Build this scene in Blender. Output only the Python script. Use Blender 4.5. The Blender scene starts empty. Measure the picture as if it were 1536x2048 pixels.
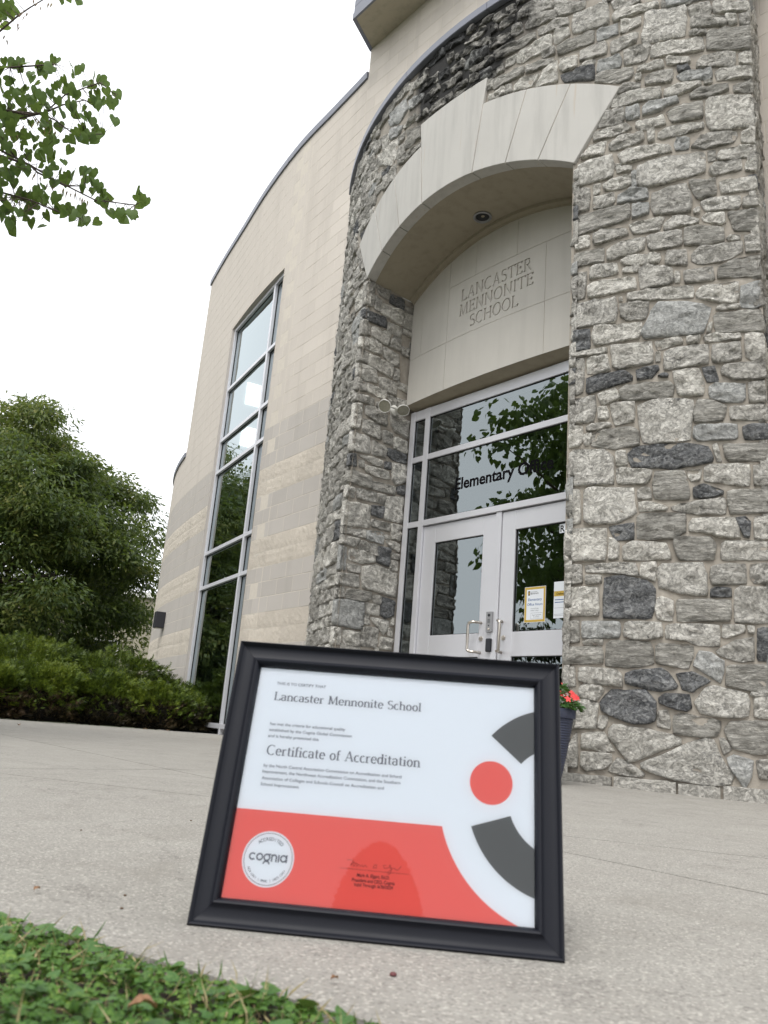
import bpy, bmesh, math, random
import numpy as np
from mathutils import Vector, Matrix, noise as mnoise
R_ = math.radians
random.seed(7)
scene = bpy.context.scene
COL = scene.collection

# ------------------------------------------------------------------ camera, sky, sun, exposure
FPX, PITCH, ROLL, CAMH = 1629.1, 0.26067, 0.08124, 0.232
cam_d = bpy.data.cameras.new('camera'); cam = bpy.data.objects.new('camera', cam_d); COL.objects.link(cam)
cam_d.sensor_fit = 'VERTICAL'; cam_d.sensor_height = 36.0; cam_d.lens = FPX / 2048 * 36.0
cam_d.clip_start = 0.02; cam_d.clip_end = 900
cam.matrix_world = Matrix.Translation((0, 0, CAMH)) @ Matrix.Rotation(math.pi/2 + PITCH, 4, 'X') @ Matrix.Rotation(ROLL, 4, 'Z')
cam_d.dof.use_dof = True; cam_d.dof.focus_distance = 6.5; cam_d.dof.aperture_fstop = 28.64e-3 / 2.5e-3
scene.camera = cam

world = bpy.data.worlds.new("World"); scene.world = world; world.use_nodes = True
wn, wl = world.node_tree.nodes, world.node_tree.links
SUN_EL, SUN_ROT = R_(58), R_(200)
bg = wn['Background']; bg.inputs['Strength'].default_value = 0.15
sky = wn.new('ShaderNodeTexSky'); sky.sky_type = 'NISHITA'; sky.sun_disc = False
sky.sun_elevation = SUN_EL; sky.sun_rotation = SUN_ROT; sky.air_density = 1.2; sky.dust_density = 4.0; sky.ozone_density = 1.5
hs = wn.new('ShaderNodeHueSaturation'); hs.inputs['Saturation'].default_value = 0.12
mixw = wn.new('ShaderNodeMix'); mixw.data_type = 'RGBA'; mixw.inputs[0].default_value = 0.72
mixw.inputs[7].default_value = (11.6, 11.8, 12.2, 1)      # the even cloud layer
wl.new(sky.outputs[0], hs.inputs['Color']); wl.new(hs.outputs[0], mixw.inputs[6]); wl.new(mixw.outputs[2], bg.inputs['Color'])

sun_d = bpy.data.lights.new('sun', 'SUN'); sun_d.energy = 1.7; sun_d.angle = R_(24); sun_d.color = (1.0, .97, .93)
sun = bpy.data.objects.new('sun', sun_d); COL.objects.link(sun)
sun_dir = Vector((math.sin(SUN_ROT)*math.cos(SUN_EL), math.cos(SUN_ROT)*math.cos(SUN_EL), math.sin(SUN_EL)))
sun.rotation_euler = sun_dir.to_track_quat('Z', 'Y').to_euler()

scene.view_settings.view_transform = 'Standard'; scene.view_settings.look = 'None'
scene.view_settings.exposure = 0.12; scene.view_settings.gamma = 1.0; scene.view_settings.use_curve_mapping = False
scene.cycles.max_bounces = 6; scene.cycles.transparent_max_bounces = 16

# ------------------------------------------------------------------ surveyed geometry of the place (metres)
CAM = np.array([0, 0, CAMH])
DC = np.array([3.60545, 8.84355]); DR = 4.3166          # plan centre and radius of the stone entrance bay
DN = np.array([-.76558, -.64334]); DT = np.array([.64334, -.76558])   # outward normal and rightward tangent of the doors
DD, RT = 3.4569, 3.757                                   # door plane depth, tympanum radius
def ray(px):
    U, V = px[0] - 768, px[1] - 1024
    u = U*math.cos(ROLL) + V*math.sin(ROLL); v = -U*math.sin(ROLL) + V*math.cos(ROLL)
    x, y, z = u/FPX, 1.0, -v/FPX
    return np.array([x, y*math.cos(PITCH) - z*math.sin(PITCH), y*math.sin(PITCH) + z*math.cos(PITCH)])
def on_cyl(px, RR=DR):
    d = ray(px); D = d[:2]; a = D@D; b = -2*D@DC; c = DC@DC - RR*RR
    disc = max(b*b - 4*a*c, 0); s = (-b - disc**.5)/2/a; Q = d*s; v = Q[:2] - DC
    return math.atan2(v@DT, v@DN), Q[2] + CAMH
def on_door(px, dd=DD):
    d = ray(px); s = (DC@DN + dd)/(d[:2]@DN); X = d*s
    return float((X[:2]-DC)@DT), float(X[2] + CAMH)
def on_jamb(px, lat=-1.204):
    d = ray(px); s = (DC@DT + lat)/(d[:2]@DT); X = d*s
    return float((X[:2]-DC)@DN), float(X[2] + CAMH)
def on_ground(px, z=0.0):
    d = ray(px); s = (z-CAMH)/d[2]; return d[0]*s, d[1]*s
def cyl(a, z, r=DR):
    p = DC + r*(math.cos(a)*DN + math.sin(a)*DT); return Vector((p[0], p[1], z))
def lat(l, depth, z):
    p = DC + l*DT + depth*DN; return Vector((p[0], p[1], z))

# ------------------------------------------------------------------ helpers
def new_mesh(name, verts, faces, mat=None, smooth=False, mats=None, midx=None):
    me = bpy.data.meshes.new(name); me.from_pydata([tuple(v) for v in verts], [], faces); me.update()
    if mat: me.materials.append(mat)
    if mats:
        for m in mats: me.materials.append(m)
    if midx is not None: me.polygons.foreach_set('material_index', midx)
    if smooth: me.polygons.foreach_set('use_smooth', [True]*len(me.polygons))
    return me
def link(name, me, parent=None, kind=None, label=None):
    o = bpy.data.objects.new(name, me); COL.objects.link(o)
    if parent is not None:
        o.parent = parent
        o.matrix_parent_inverse = Matrix.Translation(parent.location).inverted() if parent.parent is None and parent.type == 'EMPTY' else Matrix.Identity(4)
    if kind: o['kind'] = kind
    if label: o['label'] = label
    return o
def obj(name, verts, faces, mat, parent=None, smooth=False, **k):
    return link(name, new_mesh(name, verts, faces, mat, smooth), parent, **k)
def thing(name, label, cat, loc=(0, 0, 0), group=None, kind=None):
    o = bpy.data.objects.new(name, None); COL.objects.link(o); o.location = loc; o.empty_display_size = .1
    if label: o['label'] = label
    if cat: o['category'] = cat
    if group: o['group'] = group
    if kind: o['kind'] = kind
    return o
def tag(o, label, cat, group=None):
    o['label'] = label; o['category'] = cat
    if group: o['group'] = group
    return o
class MB:
    def __init__(s): s.v = []; s.f = []
    def add(s, vs, fs):
        n = len(s.v); s.v += [tuple(p) for p in vs]; s.f += [tuple(i+n for i in f) for f in fs]
    def box(s, o, ax, ay, az, bev=0):   # origin + three edge vectors
        o, ax, ay, az = Vector(o), Vector(ax), Vector(ay), Vector(az)
        P = [o, o+ax, o+ax+ay, o+ay, o+az, o+ax+az, o+ax+ay+az, o+ay+az]
        s.add(P, [(0,3,2,1), (4,5,6,7), (0,1,5,4), (1,2,6,5), (2,3,7,6), (3,0,4,7)])
    def tube(s, pts, rad, n=8, caps=True):
        pts = [Vector(p) for p in pts]; rad = rad if isinstance(rad, (list, tuple)) else [rad]*len(pts)
        rings = []; up = Vector((0, 0, 1))
        for i, p in enumerate(pts):
            t = (pts[min(i+1, len(pts)-1)] - pts[max(i-1, 0)]).normalized()
            a = t.cross(up if abs(t.dot(up)) < .95 else Vector((1, 0, 0))).normalized(); b = t.cross(a)
            rings.append([p + (a*math.cos(k*2*math.pi/n) + b*math.sin(k*2*math.pi/n))*rad[i] for k in range(n)])
        vs = [q for r in rings for q in r]; fs = []
        for i in range(len(pts)-1):
            for k in range(n):
                fs.append((i*n+k, i*n+(k+1) % n, (i+1)*n+(k+1) % n, (i+1)*n+k))
        if caps: fs += [tuple(range(n))[::-1], tuple(range((len(pts)-1)*n, len(pts)*n))]
        s.add(vs, fs)
    def lathe(s, c, prof, n=24, axis=None):   # prof: (radius, height) along axis
        c = Vector(c); ax = Vector(axis or (0, 0, 1)).normalized()
        a = ax.cross(Vector((1, 0, 0)) if abs(ax.x) < .9 else Vector((0, 1, 0))).normalized(); b = ax.cross(a)
        vs = [c + ax*h + (a*math.cos(k*2*math.pi/n) + b*math.sin(k*2*math.pi/n))*r for r, h in prof for k in range(n)]
        fs = [(i*n+k, i*n+(k+1) % n, (i+1)*n+(k+1) % n, (i+1)*n+k) for i in range(len(prof)-1) for k in range(n)]
        s.add(vs, fs)
    def obj(s, name, mat, parent=None, smooth=False, **k): return obj(name, s.v, s.f, mat, parent, smooth, **k)
def bevel(o, w, seg=2):
    m = o.modifiers.new('bevel', 'BEVEL'); m.width = w; m.segments = seg; m.limit_method = 'ANGLE'; m.angle_limit = R_(40)
    return o
def smooth_angle(o, ang=40):
    me = o.data
    me.polygons.foreach_set('use_smooth', [True]*len(me.polygons)); me.set_sharp_from_angle(angle=R_(ang))
    return o

# ------------------------------------------------------------------ materials
def mat_new(name):
    m = bpy.data.materials.new(name); m.use_nodes = True; nt = m.node_tree
    return m, nt, nt.nodes, nt.links, nt.nodes['Principled BSDF']
def nd(n, t, **k):
    x = n.new(t)
    for a, b in k.items(): setattr(x, a, b)
    return x
def noise(n, l, vec, scale, detail=4, rough=.55, dist=0):
    x = n.new('ShaderNodeTexNoise'); x.inputs['Scale'].default_value = scale; x.inputs['Detail'].default_value = detail
    x.inputs['Roughness'].default_value = rough; x.inputs['Distortion'].default_value = dist
    if vec: l.new(vec, x.inputs['Vector'])
    return x.outputs[0]
def ramp(n, l, fac, stops):
    x = n.new('ShaderNodeValToRGB'); e = x.color_ramp.elements
    while len(e) > 1: e.remove(e[-1])
    for i, (p, c) in enumerate(stops):
        q = e[0] if i == 0 else e.new(p)
        q.position = p; q.color = (*c, 1) if isinstance(c, tuple) else (c, c, c, 1)
    l.new(fac, x.inputs[0]); return x.outputs[0]
def mixc(n, l, fac, a, b, mode='MIX'):
    x = n.new('ShaderNodeMix'); x.data_type = 'RGBA'; x.blend_type = mode
    for s, v in ((0, fac), (6, a), (7, b)):
        if isinstance(v, (int, float)): x.inputs[s].default_value = v if s == 0 else (v, v, v, 1)
        elif isinstance(v, tuple): x.inputs[s].default_value = (*v, 1)
        else: l.new(v, x.inputs[s])
    return x.outputs[2]
def math_(n, l, op, a, b=0.0, clamp=False):
    x = n.new('ShaderNodeMath'); x.operation = op; x.use_clamp = clamp
    for s, v in ((0, a), (1, b)):
        if isinstance(v, (int, float)): x.inputs[s].default_value = v
        else: l.new(v, x.inputs[s])
    return x.outputs[0]
def bump(n, l, bsdf, h, strength=.5, dist=.01, prev=None):
    x = n.new('ShaderNodeBump'); x.inputs['Strength'].default_value = strength; x.inputs['Distance'].default_value = dist
    l.new(h, x.inputs['Height'])
    if prev: l.new(prev, x.inputs['Normal'])
    l.new(x.outputs[0], bsdf.inputs['Normal']); return x.outputs[0]
def mapped(n, l, vec, scale=(1, 1, 1)):
    x = n.new('ShaderNodeMapping'); x.inputs['Scale'].default_value = scale; l.new(vec, x.inputs['Vector']); return x.outputs[0]
def plain(name, col, rough=.5, metal=0.0, spec=.5, var=0.0, vscale=20, bmp=0, coat=0):
    m, nt, n, l, b = mat_new(name)
    b.inputs['Roughness'].default_value = rough; b.inputs['Metallic'].default_value = metal
    b.inputs['Specular IOR Level'].default_value = spec; b.inputs['Coat Weight'].default_value = coat
    g = n.new('ShaderNodeNewGeometry')
    if var:
        f = noise(n, l, g.outputs['Position'], vscale, 5)
        c = mixc(n, l, f, tuple(x*(1-var) for x in col), tuple(min(1, x*(1+var)) for x in col)); l.new(c, b.inputs['Base Color'])
        if bmp: bump(n, l, b, f, bmp, .004)
    else: b.inputs['Base Color'].default_value = (*col, 1)
    return m

def stain_mask(n, l, pos):
    """black weathering that runs down the stone over the arch, under the coping: a real deposit with its own outline"""
    sep = n.new('ShaderNodeSeparateXYZ'); l.new(pos, sep.inputs[0])
    dv = n.new('ShaderNodeVectorMath'); dv.operation = 'DOT_PRODUCT'; l.new(pos, dv.inputs[0]); dv.inputs[1].default_value = (DT[0], DT[1], 0)
    la = math_(n, l, 'SUBTRACT', dv.outputs['Value'], float(DC@DT))
    zz = math_(n, l, 'MULTIPLY', math_(n, l, 'SUBTRACT', sep.outputs[2], 5.15), 1.25, True)
    side = math_(n, l, 'SUBTRACT', 1.25, math_(n, l, 'MULTIPLY', math_(n, l, 'ABSOLUTE', math_(n, l, 'SUBTRACT', la, .12)), 1.05), True)
    nz = noise(n, l, mapped(n, l, pos, (2.2, 2.2, .8)), 1.6, 5, .6)
    k = math_(n, l, 'MULTIPLY', math_(n, l, 'MULTIPLY', zz, side), 1.0)
    return math_(n, l, 'MULTIPLY', math_(n, l, 'SUBTRACT', math_(n, l, 'ADD', k, nz), .88), 4.0, True)

def stone_mat(name, c1, c2, c3, streak=False, speck=.0, specc=(.05, .05, .06), bstr=1.0):
    m, nt, n, l, b = mat_new(name)
    g = n.new('ShaderNodeNewGeometry'); pos = g.outputs['Position']; oi = n.new('ShaderNodeObjectInfo')
    off = n.new('ShaderNodeVectorMath'); off.operation = 'MULTIPLY_ADD'; l.new(oi.outputs['Random'], off.inputs[0]); off.inputs[1].default_value = (9, 5, 7); l.new(pos, off.inputs[2])
    pv = off.outputs[0]
    pv2 = mapped(n, l, pv, (1, 1, 3.2) if streak else (1, 1, 1.35))
    big = noise(n, l, pv2, 4.5, 6, .62, .6); mid = noise(n, l, pv2, 20, 8, .74, 1.4); fine = noise(n, l, pv2, 95, 5, .75)
    col = ramp(n, l, mid, [(.34, c1), (.47, c2), (.60, c3)])
    col = mixc(n, l, math_(n, l, 'MULTIPLY', math_(n, l, 'SUBTRACT', big, .42), 2.6, True), col, mixc(n, l, .5, col, c3))
    cre = noise(n, l, pv2, 9, 8, .70, 2.2)      # thin dark clefts
    cl = math_(n, l, 'ABSOLUTE', math_(n, l, 'SUBTRACT', cre, .5)); clf = ramp(n, l, cl, [(.0, .50), (.016, .0)])
    col = mixc(n, l, clf, col, tuple(x*.40 for x in c1))
    col = mixc(n, l, ramp(n, l, fine, [(.34, .35), (.46, 0.0)]), col, tuple(x*.55 for x in c1))
    # dark mineral patches and lichen specks
    sp = noise(n, l, pv, 38, 5, .75, .4); sp2 = noise(n, l, pv, 5.0, 3, .5)
    thr = math_(n, l, 'MULTIPLY', math_(n, l, 'SUBTRACT', math_(n, l, 'ADD', sp, math_(n, l, 'MULTIPLY', sp2, .55)), 1.02 - speck), 7, True)
    col = mixc(n, l, math_(n, l, 'MULTIPLY', thr, .85), col, specc)
    if streak:
        st = noise(n, l, mapped(n, l, pv, (1, 1, 9)), 6, 6, .62, .5)
        col = mixc(n, l, ramp(n, l, st, [(.42, 0.0), (.60, .55)]), col, tuple(x*.55 for x in c1))
    rnd = math_(n, l, 'ADD', 1.26, math_(n, l, 'MULTIPLY', oi.outputs['Random'], .36))
    cc = n.new('ShaderNodeCombineColor')
    for i in range(3): l.new(rnd, cc.inputs[i])
    col = mixc(n, l, 1.0, col, cc.outputs[0], 'MULTIPLY')
    col = mixc(n, l, math_(n, l, 'MULTIPLY', stain_mask(n, l, pos), ramp(n, l, noise(n, l, pv2, 7, 5, .65, .8), [(.40, .22), (.56, .96)])), col, (.028, .028, .027))
    l.new(col, b.inputs['Base Color']); b.inputs['Roughness'].default_value = .9; b.inputs['Specular IOR Level'].default_value = .25
    h = math_(n, l, 'ADD', math_(n, l, 'MULTIPLY', mid, .8), math_(n, l, 'MULTIPLY', fine, .30))
    h = math_(n, l, 'ADD', h, math_(n, l, 'MULTIPLY', ramp(n, l, cl, [(.0, 0.0), (.03, 1.0)]), .22))
    if streak: h = math_(n, l, 'ADD', h, math_(n, l, 'MULTIPLY', st, .9))
    bump(n, l, b, h, bstr, .045)
    return m
M = {}
M['L'] = stone_mat('limestone_light', (.285, .268, .24), (.50, .478, .43), (.71, .69, .63), speck=.03)
M['M'] = stone_mat('limestone_grey', (.20, .19, .172), (.375, .36, .325), (.55, .53, .485))
M['D'] = stone_mat('limestone_charcoal', (.055, .058, .062), (.12, .124, .128), (.27, .272, .268), bstr=1.0)
M['S'] = stone_mat('limestone_speckled', (.26, .25, .23), (.50, .48, .435), (.69, .67, .615), speck=.16)
M['G'] = stone_mat('limestone_bluish', (.21, .212, .205), (.32, .322, .31), (.44, .44, .42), bstr=.8)
M['W'] = stone_mat('limestone_bedded', (.26, .247, .22), (.435, .417, .375), (.59, .572, .52), streak=True)

def mortar_mat():
    m, nt, n, l, b = mat_new('tan_mortar')
    g = n.new('ShaderNodeNewGeometry'); pos = g.outputs['Position']
    f = noise(n, l, pos, 9, 6, .6); f2 = noise(n, l, pos, 90, 3, .6)
    col = ramp(n, l, f, [(.3, (.26, .232, .195)), (.6, (.37, .335, .285)), (.8, (.45, .41, .355))])
    col = mixc(n, l, math_(n, l, 'MULTIPLY', stain_mask(n, l, pos), .97), col, (.012, .012, .012))
    l.new(col, b.inputs['Base Color']); b.inputs['Roughness'].default_value = .95
    bump(n, l, b, math_(n, l, 'ADD', f, math_(n, l, 'MULTIPLY', f2, .4)), .6, .02)
    return m
M['mortar'] = mortar_mat()

def smooth_stone(name, c, rust=False, k=1.0):
    m, nt, n, l, b = mat_new(name)
    g = n.new('ShaderNodeNewGeometry'); pos = g.outputs['Position']
    f = noise(n, l, pos, 2.4, 6, .6); st = noise(n, l, mapped(n, l, pos, (5, 5, .45)), 2.2, 5, .6); f2 = noise(n, l, pos, 140, 3, .6)
    col = mixc(n, l, f, tuple(x*.9 for x in c), tuple(min(1, x*1.07) for x in c))
    col = mixc(n, l, ramp(n, l, st, [(.47, 0.0), (.70, .40*k)]), col, tuple(x*.62 for x in c))
    if rust:
        r = noise(n, l, mapped(n, l, pos, (9, 9, .5)), 2.6, 3, .5)
        col = mixc(n, l, ramp(n, l, r, [(.66, 0.0), (.78, .45)]), col, (.42, .27, .13))
    l.new(col, b.inputs['Base Color']); b.inputs['Roughness'].default_value = .85
    bump(n, l, b, math_(n, l, 'ADD', f2, math_(n, l, 'MULTIPLY', f, .6)), .22, .004)
    return m
M['cast'] = smooth_stone('cast_stone', (.50, .485, .45), True)
M['panel'] = smooth_stone('limestone_panel', (.56, .535, .485), k=.35)
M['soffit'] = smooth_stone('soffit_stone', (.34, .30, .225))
M['stucco'] = smooth_stone('tan_soffit_render', (.48, .43, .33))

def block_mat(name, c, split=False):
    m, nt, n, l, b = mat_new(name)
    g = n.new('ShaderNodeNewGeometry'); pos = g.outputs['Position']; oi = n.new('ShaderNodeObjectInfo')
    f = noise(n, l, pos, 1.7, 6, .6); f2 = noise(n, l, pos, 75 if split else 150, 6, .75); f3 = noise(n, l, mapped(n, l, pos, (3, 3, .4)), 1.3, 4)
    col = mixc(n, l, f2, tuple(x*(.72 if split else .9) for x in c), tuple(min(1, x*(1.2 if split else 1.06)) for x in c))
    col = mixc(n, l, ramp(n, l, f, [(.35, .22), (.65, 0.0)]), col, tuple(x*.8 for x in c))
    col = mixc(n, l, ramp(n, l, f3, [(.52, 0.0), (.76, .15)]), col, (.22, .2, .17))
    rnd = math_(n, l, 'ADD', .94, math_(n, l, 'MULTIPLY', oi.outputs['Random'], .12))
    cc = n.new('ShaderNodeCombineColor')
    for i in range(3): l.new(rnd, cc.inputs[i])
    col = mixc(n, l, 1.0, col, cc.outputs[0], 'MULTIPLY')
    l.new(col, b.inputs['Base Color']); b.inputs['Roughness'].default_value = .92; b.inputs['Specular IOR Level'].default_value = .25
    if split: bump(n, l, b, noise(n, l, pos, 62, 6, .8, .4), .9, .02)
    else: bump(n, l, b, f2, .3, .004)
    return m
M['b_tan'] = block_mat('ground_face_block_tan', (.61, .558, .495))
M['b_grey'] = block_mat('ground_face_block_grey', (.50, .465, .425))
M['b_split'] = block_mat('split_face_block_cream', (.68, .615, .525), True)
M['b_joint'] = plain('block_joint_mortar', (.59, .54, .465), .95, var=.12)
M['coping'] = plain('slate_blue_metal', (.19, .20, .24), .42, .0, .5, var=.08, vscale=6)
M['alu'] = plain('silver_aluminium', (.66, .66, .69), .42, .35, .5, var=.05, vscale=3)
M['steel'] = plain('brushed_steel', (.60, .55, .49), .28, .9)
M['white_plastic'] = plain('white_enamel', (.72, .71, .66), .35)
M['black_plastic'] = plain('black_plastic', (.012, .013, .018), .35)
M['grey_plastic'] = plain('grey_metal_casing', (.32, .32, .33), .4, .4)
M['gasket'] = plain('black_rubber_gasket', (.015, .015, .015), .7)
M['bronze'] = plain('dark_bronze_lamp', (.02, .02, .026), .45)
M['pot'] = plain('dark_blue_resin_pot', (.035, .042, .075), .5, var=.15)
M['soil'] = plain('dark_soil', (.03, .022, .016), .95, var=.5, vscale=60, bmp=.8)
M['bark'] = plain('brown_bark', (.085, .065, .05), .9, var=.5, vscale=25, bmp=.9)
M['twig'] = plain('dead_brown_twig', (.11, .07, .045), .9, var=.4)
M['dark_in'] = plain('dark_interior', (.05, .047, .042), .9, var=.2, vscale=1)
M['lamp_glass'] = plain('ribbed_lamp_glass', (.26, .25, .19), .12, .0, .8, var=.3, vscale=60)

def glass_mat(name, refl, tint, rough=.0):
    m, nt, n, l, b = mat_new(name); n.remove(b)
    out = n['Material Output']
    gl = n.new('ShaderNodeBsdfGlossy'); gl.inputs['Roughness'].default_value = rough; gl.inputs['Color'].default_value = (.84, .93, .95, 1)
    tr = n.new('ShaderNodeBsdfTransparent'); tr.inputs['Color'].default_value = (*tint, 1)
    fr = n.new('ShaderNodeFresnel'); fr.inputs['IOR'].default_value = 1.52
    g = n.new('ShaderNodeNewGeometry')
    nb = noise(n, l, g.outputs['Position'], 1.4, 2, .5)
    bu = n.new('ShaderNodeBump'); bu.inputs['Strength'].default_value = .22; bu.inputs['Distance'].default_value = .02; l.new(nb, bu.inputs['Height']); l.new(bu.outputs[0], gl.inputs['Normal'])
    f = math_(n, l, 'ADD', math_(n, l, 'MULTIPLY', fr.outputs[0], 1.1), refl, True)
    mx = n.new('ShaderNodeMixShader'); l.new(f, mx.inputs[0]); l.new(tr.outputs[0], mx.inputs[1]); l.new(gl.outputs[0], mx.inputs[2]); l.new(mx.outputs[0], out.inputs[0])
    return m
M['glass'] = glass_mat('tinted_glass', .19, (.24, .30, .29))
M['glass_clear'] = glass_mat('picture_glass', -.018, (.98, .98, .98), .01)

M['glass_w'] = glass_mat('hall_window_glass', .27, (.34, .42, .41))
M['point'] = plain('pale_pointing', (.56, .50, .42), .95, var=.15)

def concrete_mat():
    m, nt, n, l, b = mat_new('exposed_aggregate_concrete')
    g = n.new('ShaderNodeNewGeometry'); pos = g.outputs['Position']
    v = n.new('ShaderNodeTexVoronoi'); v.inputs['Scale'].default_value = 330; l.new(pos, v.inputs['Vector'])
    big = noise(n, l, pos, .8, 6, .6); mid = noise(n, l, pos, 7, 5, .6); fine = noise(n, l, pos, 420, 3, .7); f2 = noise(n, l, pos, 150, 4, .7)
    base = ramp(n, l, mid, [(.3, (.27, .256, .228)), (.7, (.33, .316, .284))])
    base = mixc(n, l, ramp(n, l, big, [(.38, .35), (.62, 0.0)]), base, (.25, .235, .21))
    hs_ = n.new('ShaderNodeSeparateColor'); l.new(v.outputs['Color'], hs_.inputs[0])
    base = mixc(n, l, ramp(n, l, hs_.outputs[0], [(.80, 0.0), (.92, .55)]), base, (.56, .53, .47))
    base = mixc(n, l, ramp(n, l, hs_.outputs[1], [(.80, 0.0), (.92, .60)]), base, (.13, .12, .11))
    base = mixc(n, l, ramp(n, l, f2, [(.35, .3), (.55, 0.0)]), base, (.18, .168, .15))
    st = noise(n, l, pos, 2.3, 7, .68, 1.0); base = mixc(n, l, ramp(n, l, st, [(.54, 0.0), (.70, .30)]), base, (.17, .155, .13))
    st2 = noise(n, l, pos, 16, 4, .6, .5); base = mixc(n, l, ramp(n, l, st2, [(.66, 0.0), (.74, .28)]), base, (.15, .13, .11))
    ck = noise(n, l, pos, 1.1, 8, .62, .4); ckf = ramp(n, l, math_(n, l, 'ABSOLUTE', math_(n, l, 'SUBTRACT', ck, .53)), [(.0, .55), (.0016, .0)])
    base = mixc(n, l, ckf, base, (.12, .11, .10))
    l.new(base, b.inputs['Base Color']); b.inputs['Roughness'].default_value = .88
    h = math_(n, l, 'ADD', math_(n, l, 'MULTIPLY', v.outputs['Distance'], -.8), math_(n, l, 'ADD', fine, f2))
    bump(n, l, b, h, .35, .003)
    return m
M['concrete'] = concrete_mat()
M['earth'] = plain('lawn_earth', (.055, .065, .03), .95, var=.5, vscale=14, bmp=.6)
M['loam'] = plain('damp_loam', (.035, .028, .018), .95, var=.5, vscale=40, bmp=.8)

def leaf_mat(name, cols, rough=.5, trans=.35, scale=2.5, spec=.35):
    m, nt, n, l, b = mat_new(name)
    g = n.new('ShaderNodeNewGeometry')
    f = noise(n, l, g.outputs['Position'], scale, 4, .6)
    wn_ = n.new('ShaderNodeTexWhiteNoise'); sn = n.new('ShaderNodeVectorMath'); sn.operation = 'SNAP'; l.new(g.outputs['Position'], sn.inputs[0]); sn.inputs[1].default_value = (.02/ (scale/2.5),)*3; l.new(sn.outputs[0], wn_.inputs[0])
    f = math_(n, l, 'ADD', math_(n, l, 'MULTIPLY', f, .75), math_(n, l, 'MULTIPLY', wn_.outputs[0], .25))
    k = len(cols); c = ramp(n, l, f, [(.25 + .5*i/(k-1), cols[i]) for i in range(k)])
    l.new(c, b.inputs['Base Color']); b.inputs['Roughness'].default_value = rough; b.inputs['Specular IOR Level'].default_value = spec
    t = n.new('ShaderNodeBsdfTranslucent'); l.new(mixc(n, l, .5, c, (.25, .34, .05)), t.inputs['Color'])
    mx = n.new('ShaderNodeMixShader'); mx.inputs[0].default_value = trans
    l.new(b.outputs[0], mx.inputs[1]); l.new(t.outputs[0], mx.inputs[2]); l.new(mx.outputs[0], n['Material Output'].inputs[0])
    return m
M['locust'] = leaf_mat('locust_leaf', [(.014, .030, .012), (.040, .072, .021), (.11, .145, .035), (.23, .21, .06)], scale=.6)
M['redbud'] = leaf_mat('redbud_leaf', [(.045, .09, .025), (.08, .145, .035), (.13, .21, .06), (.10, .17, .05)], trans=.40, scale=1.5)
M['pod'] = leaf_mat('seed_pod', [(.10, .055, .04), (.16, .10, .05), (.26, .24, .07)], trans=.15, scale=3)
M['juniper'] = leaf_mat('juniper_spray', [(.014, .028, .005), (.04, .070, .009), (.12, .17, .016), (.25, .29, .035)], trans=.12, scale=1.8)
M['juniper_dead'] = leaf_mat('juniper_dead_spray', [(.014, .014, .006), (.03, .024, .011), (.09, .055, .028)], trans=.05, scale=2)  # brown dead sprays, colour darkened further for shade low in the hedge
M['clover'] = leaf_mat('clover_leaf', [(.022, .06, .012), (.055, .13, .022), (.10, .20, .035), (.22, .31, .06)], trans=.25, scale=22)
M['weed'] = leaf_mat('broad_weed_leaf', [(.04, .10, .025), (.07, .155, .04), (.14, .23, .065)], trans=.22, scale=26)
M['straw'] = leaf_mat('dry_grass', [(.20, .15, .07), (.34, .28, .14), (.42, .36, .2)], trans=.15, scale=20)
M['evergreen'] = leaf_mat('evergreen_leaf', [(.015, .03, .01), (.03, .05, .015), (.045, .07, .02)], trans=.05, scale=1)
M['impatiens'] = leaf_mat('impatiens_leaf', [(.02, .06, .015), (.035, .10, .02), (.05, .14, .03)], trans=.2, scale=10)
M['petal'] = leaf_mat('coral_petal', [(.75, .05, .08), (.82, .06, .07), (.9, .2, .16)], trans=.2, scale=12)
M['petal2'] = leaf_mat('magenta_petal', [(.55, .01, .16), (.7, .02, .22)], trans=.2, scale=12)
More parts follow.
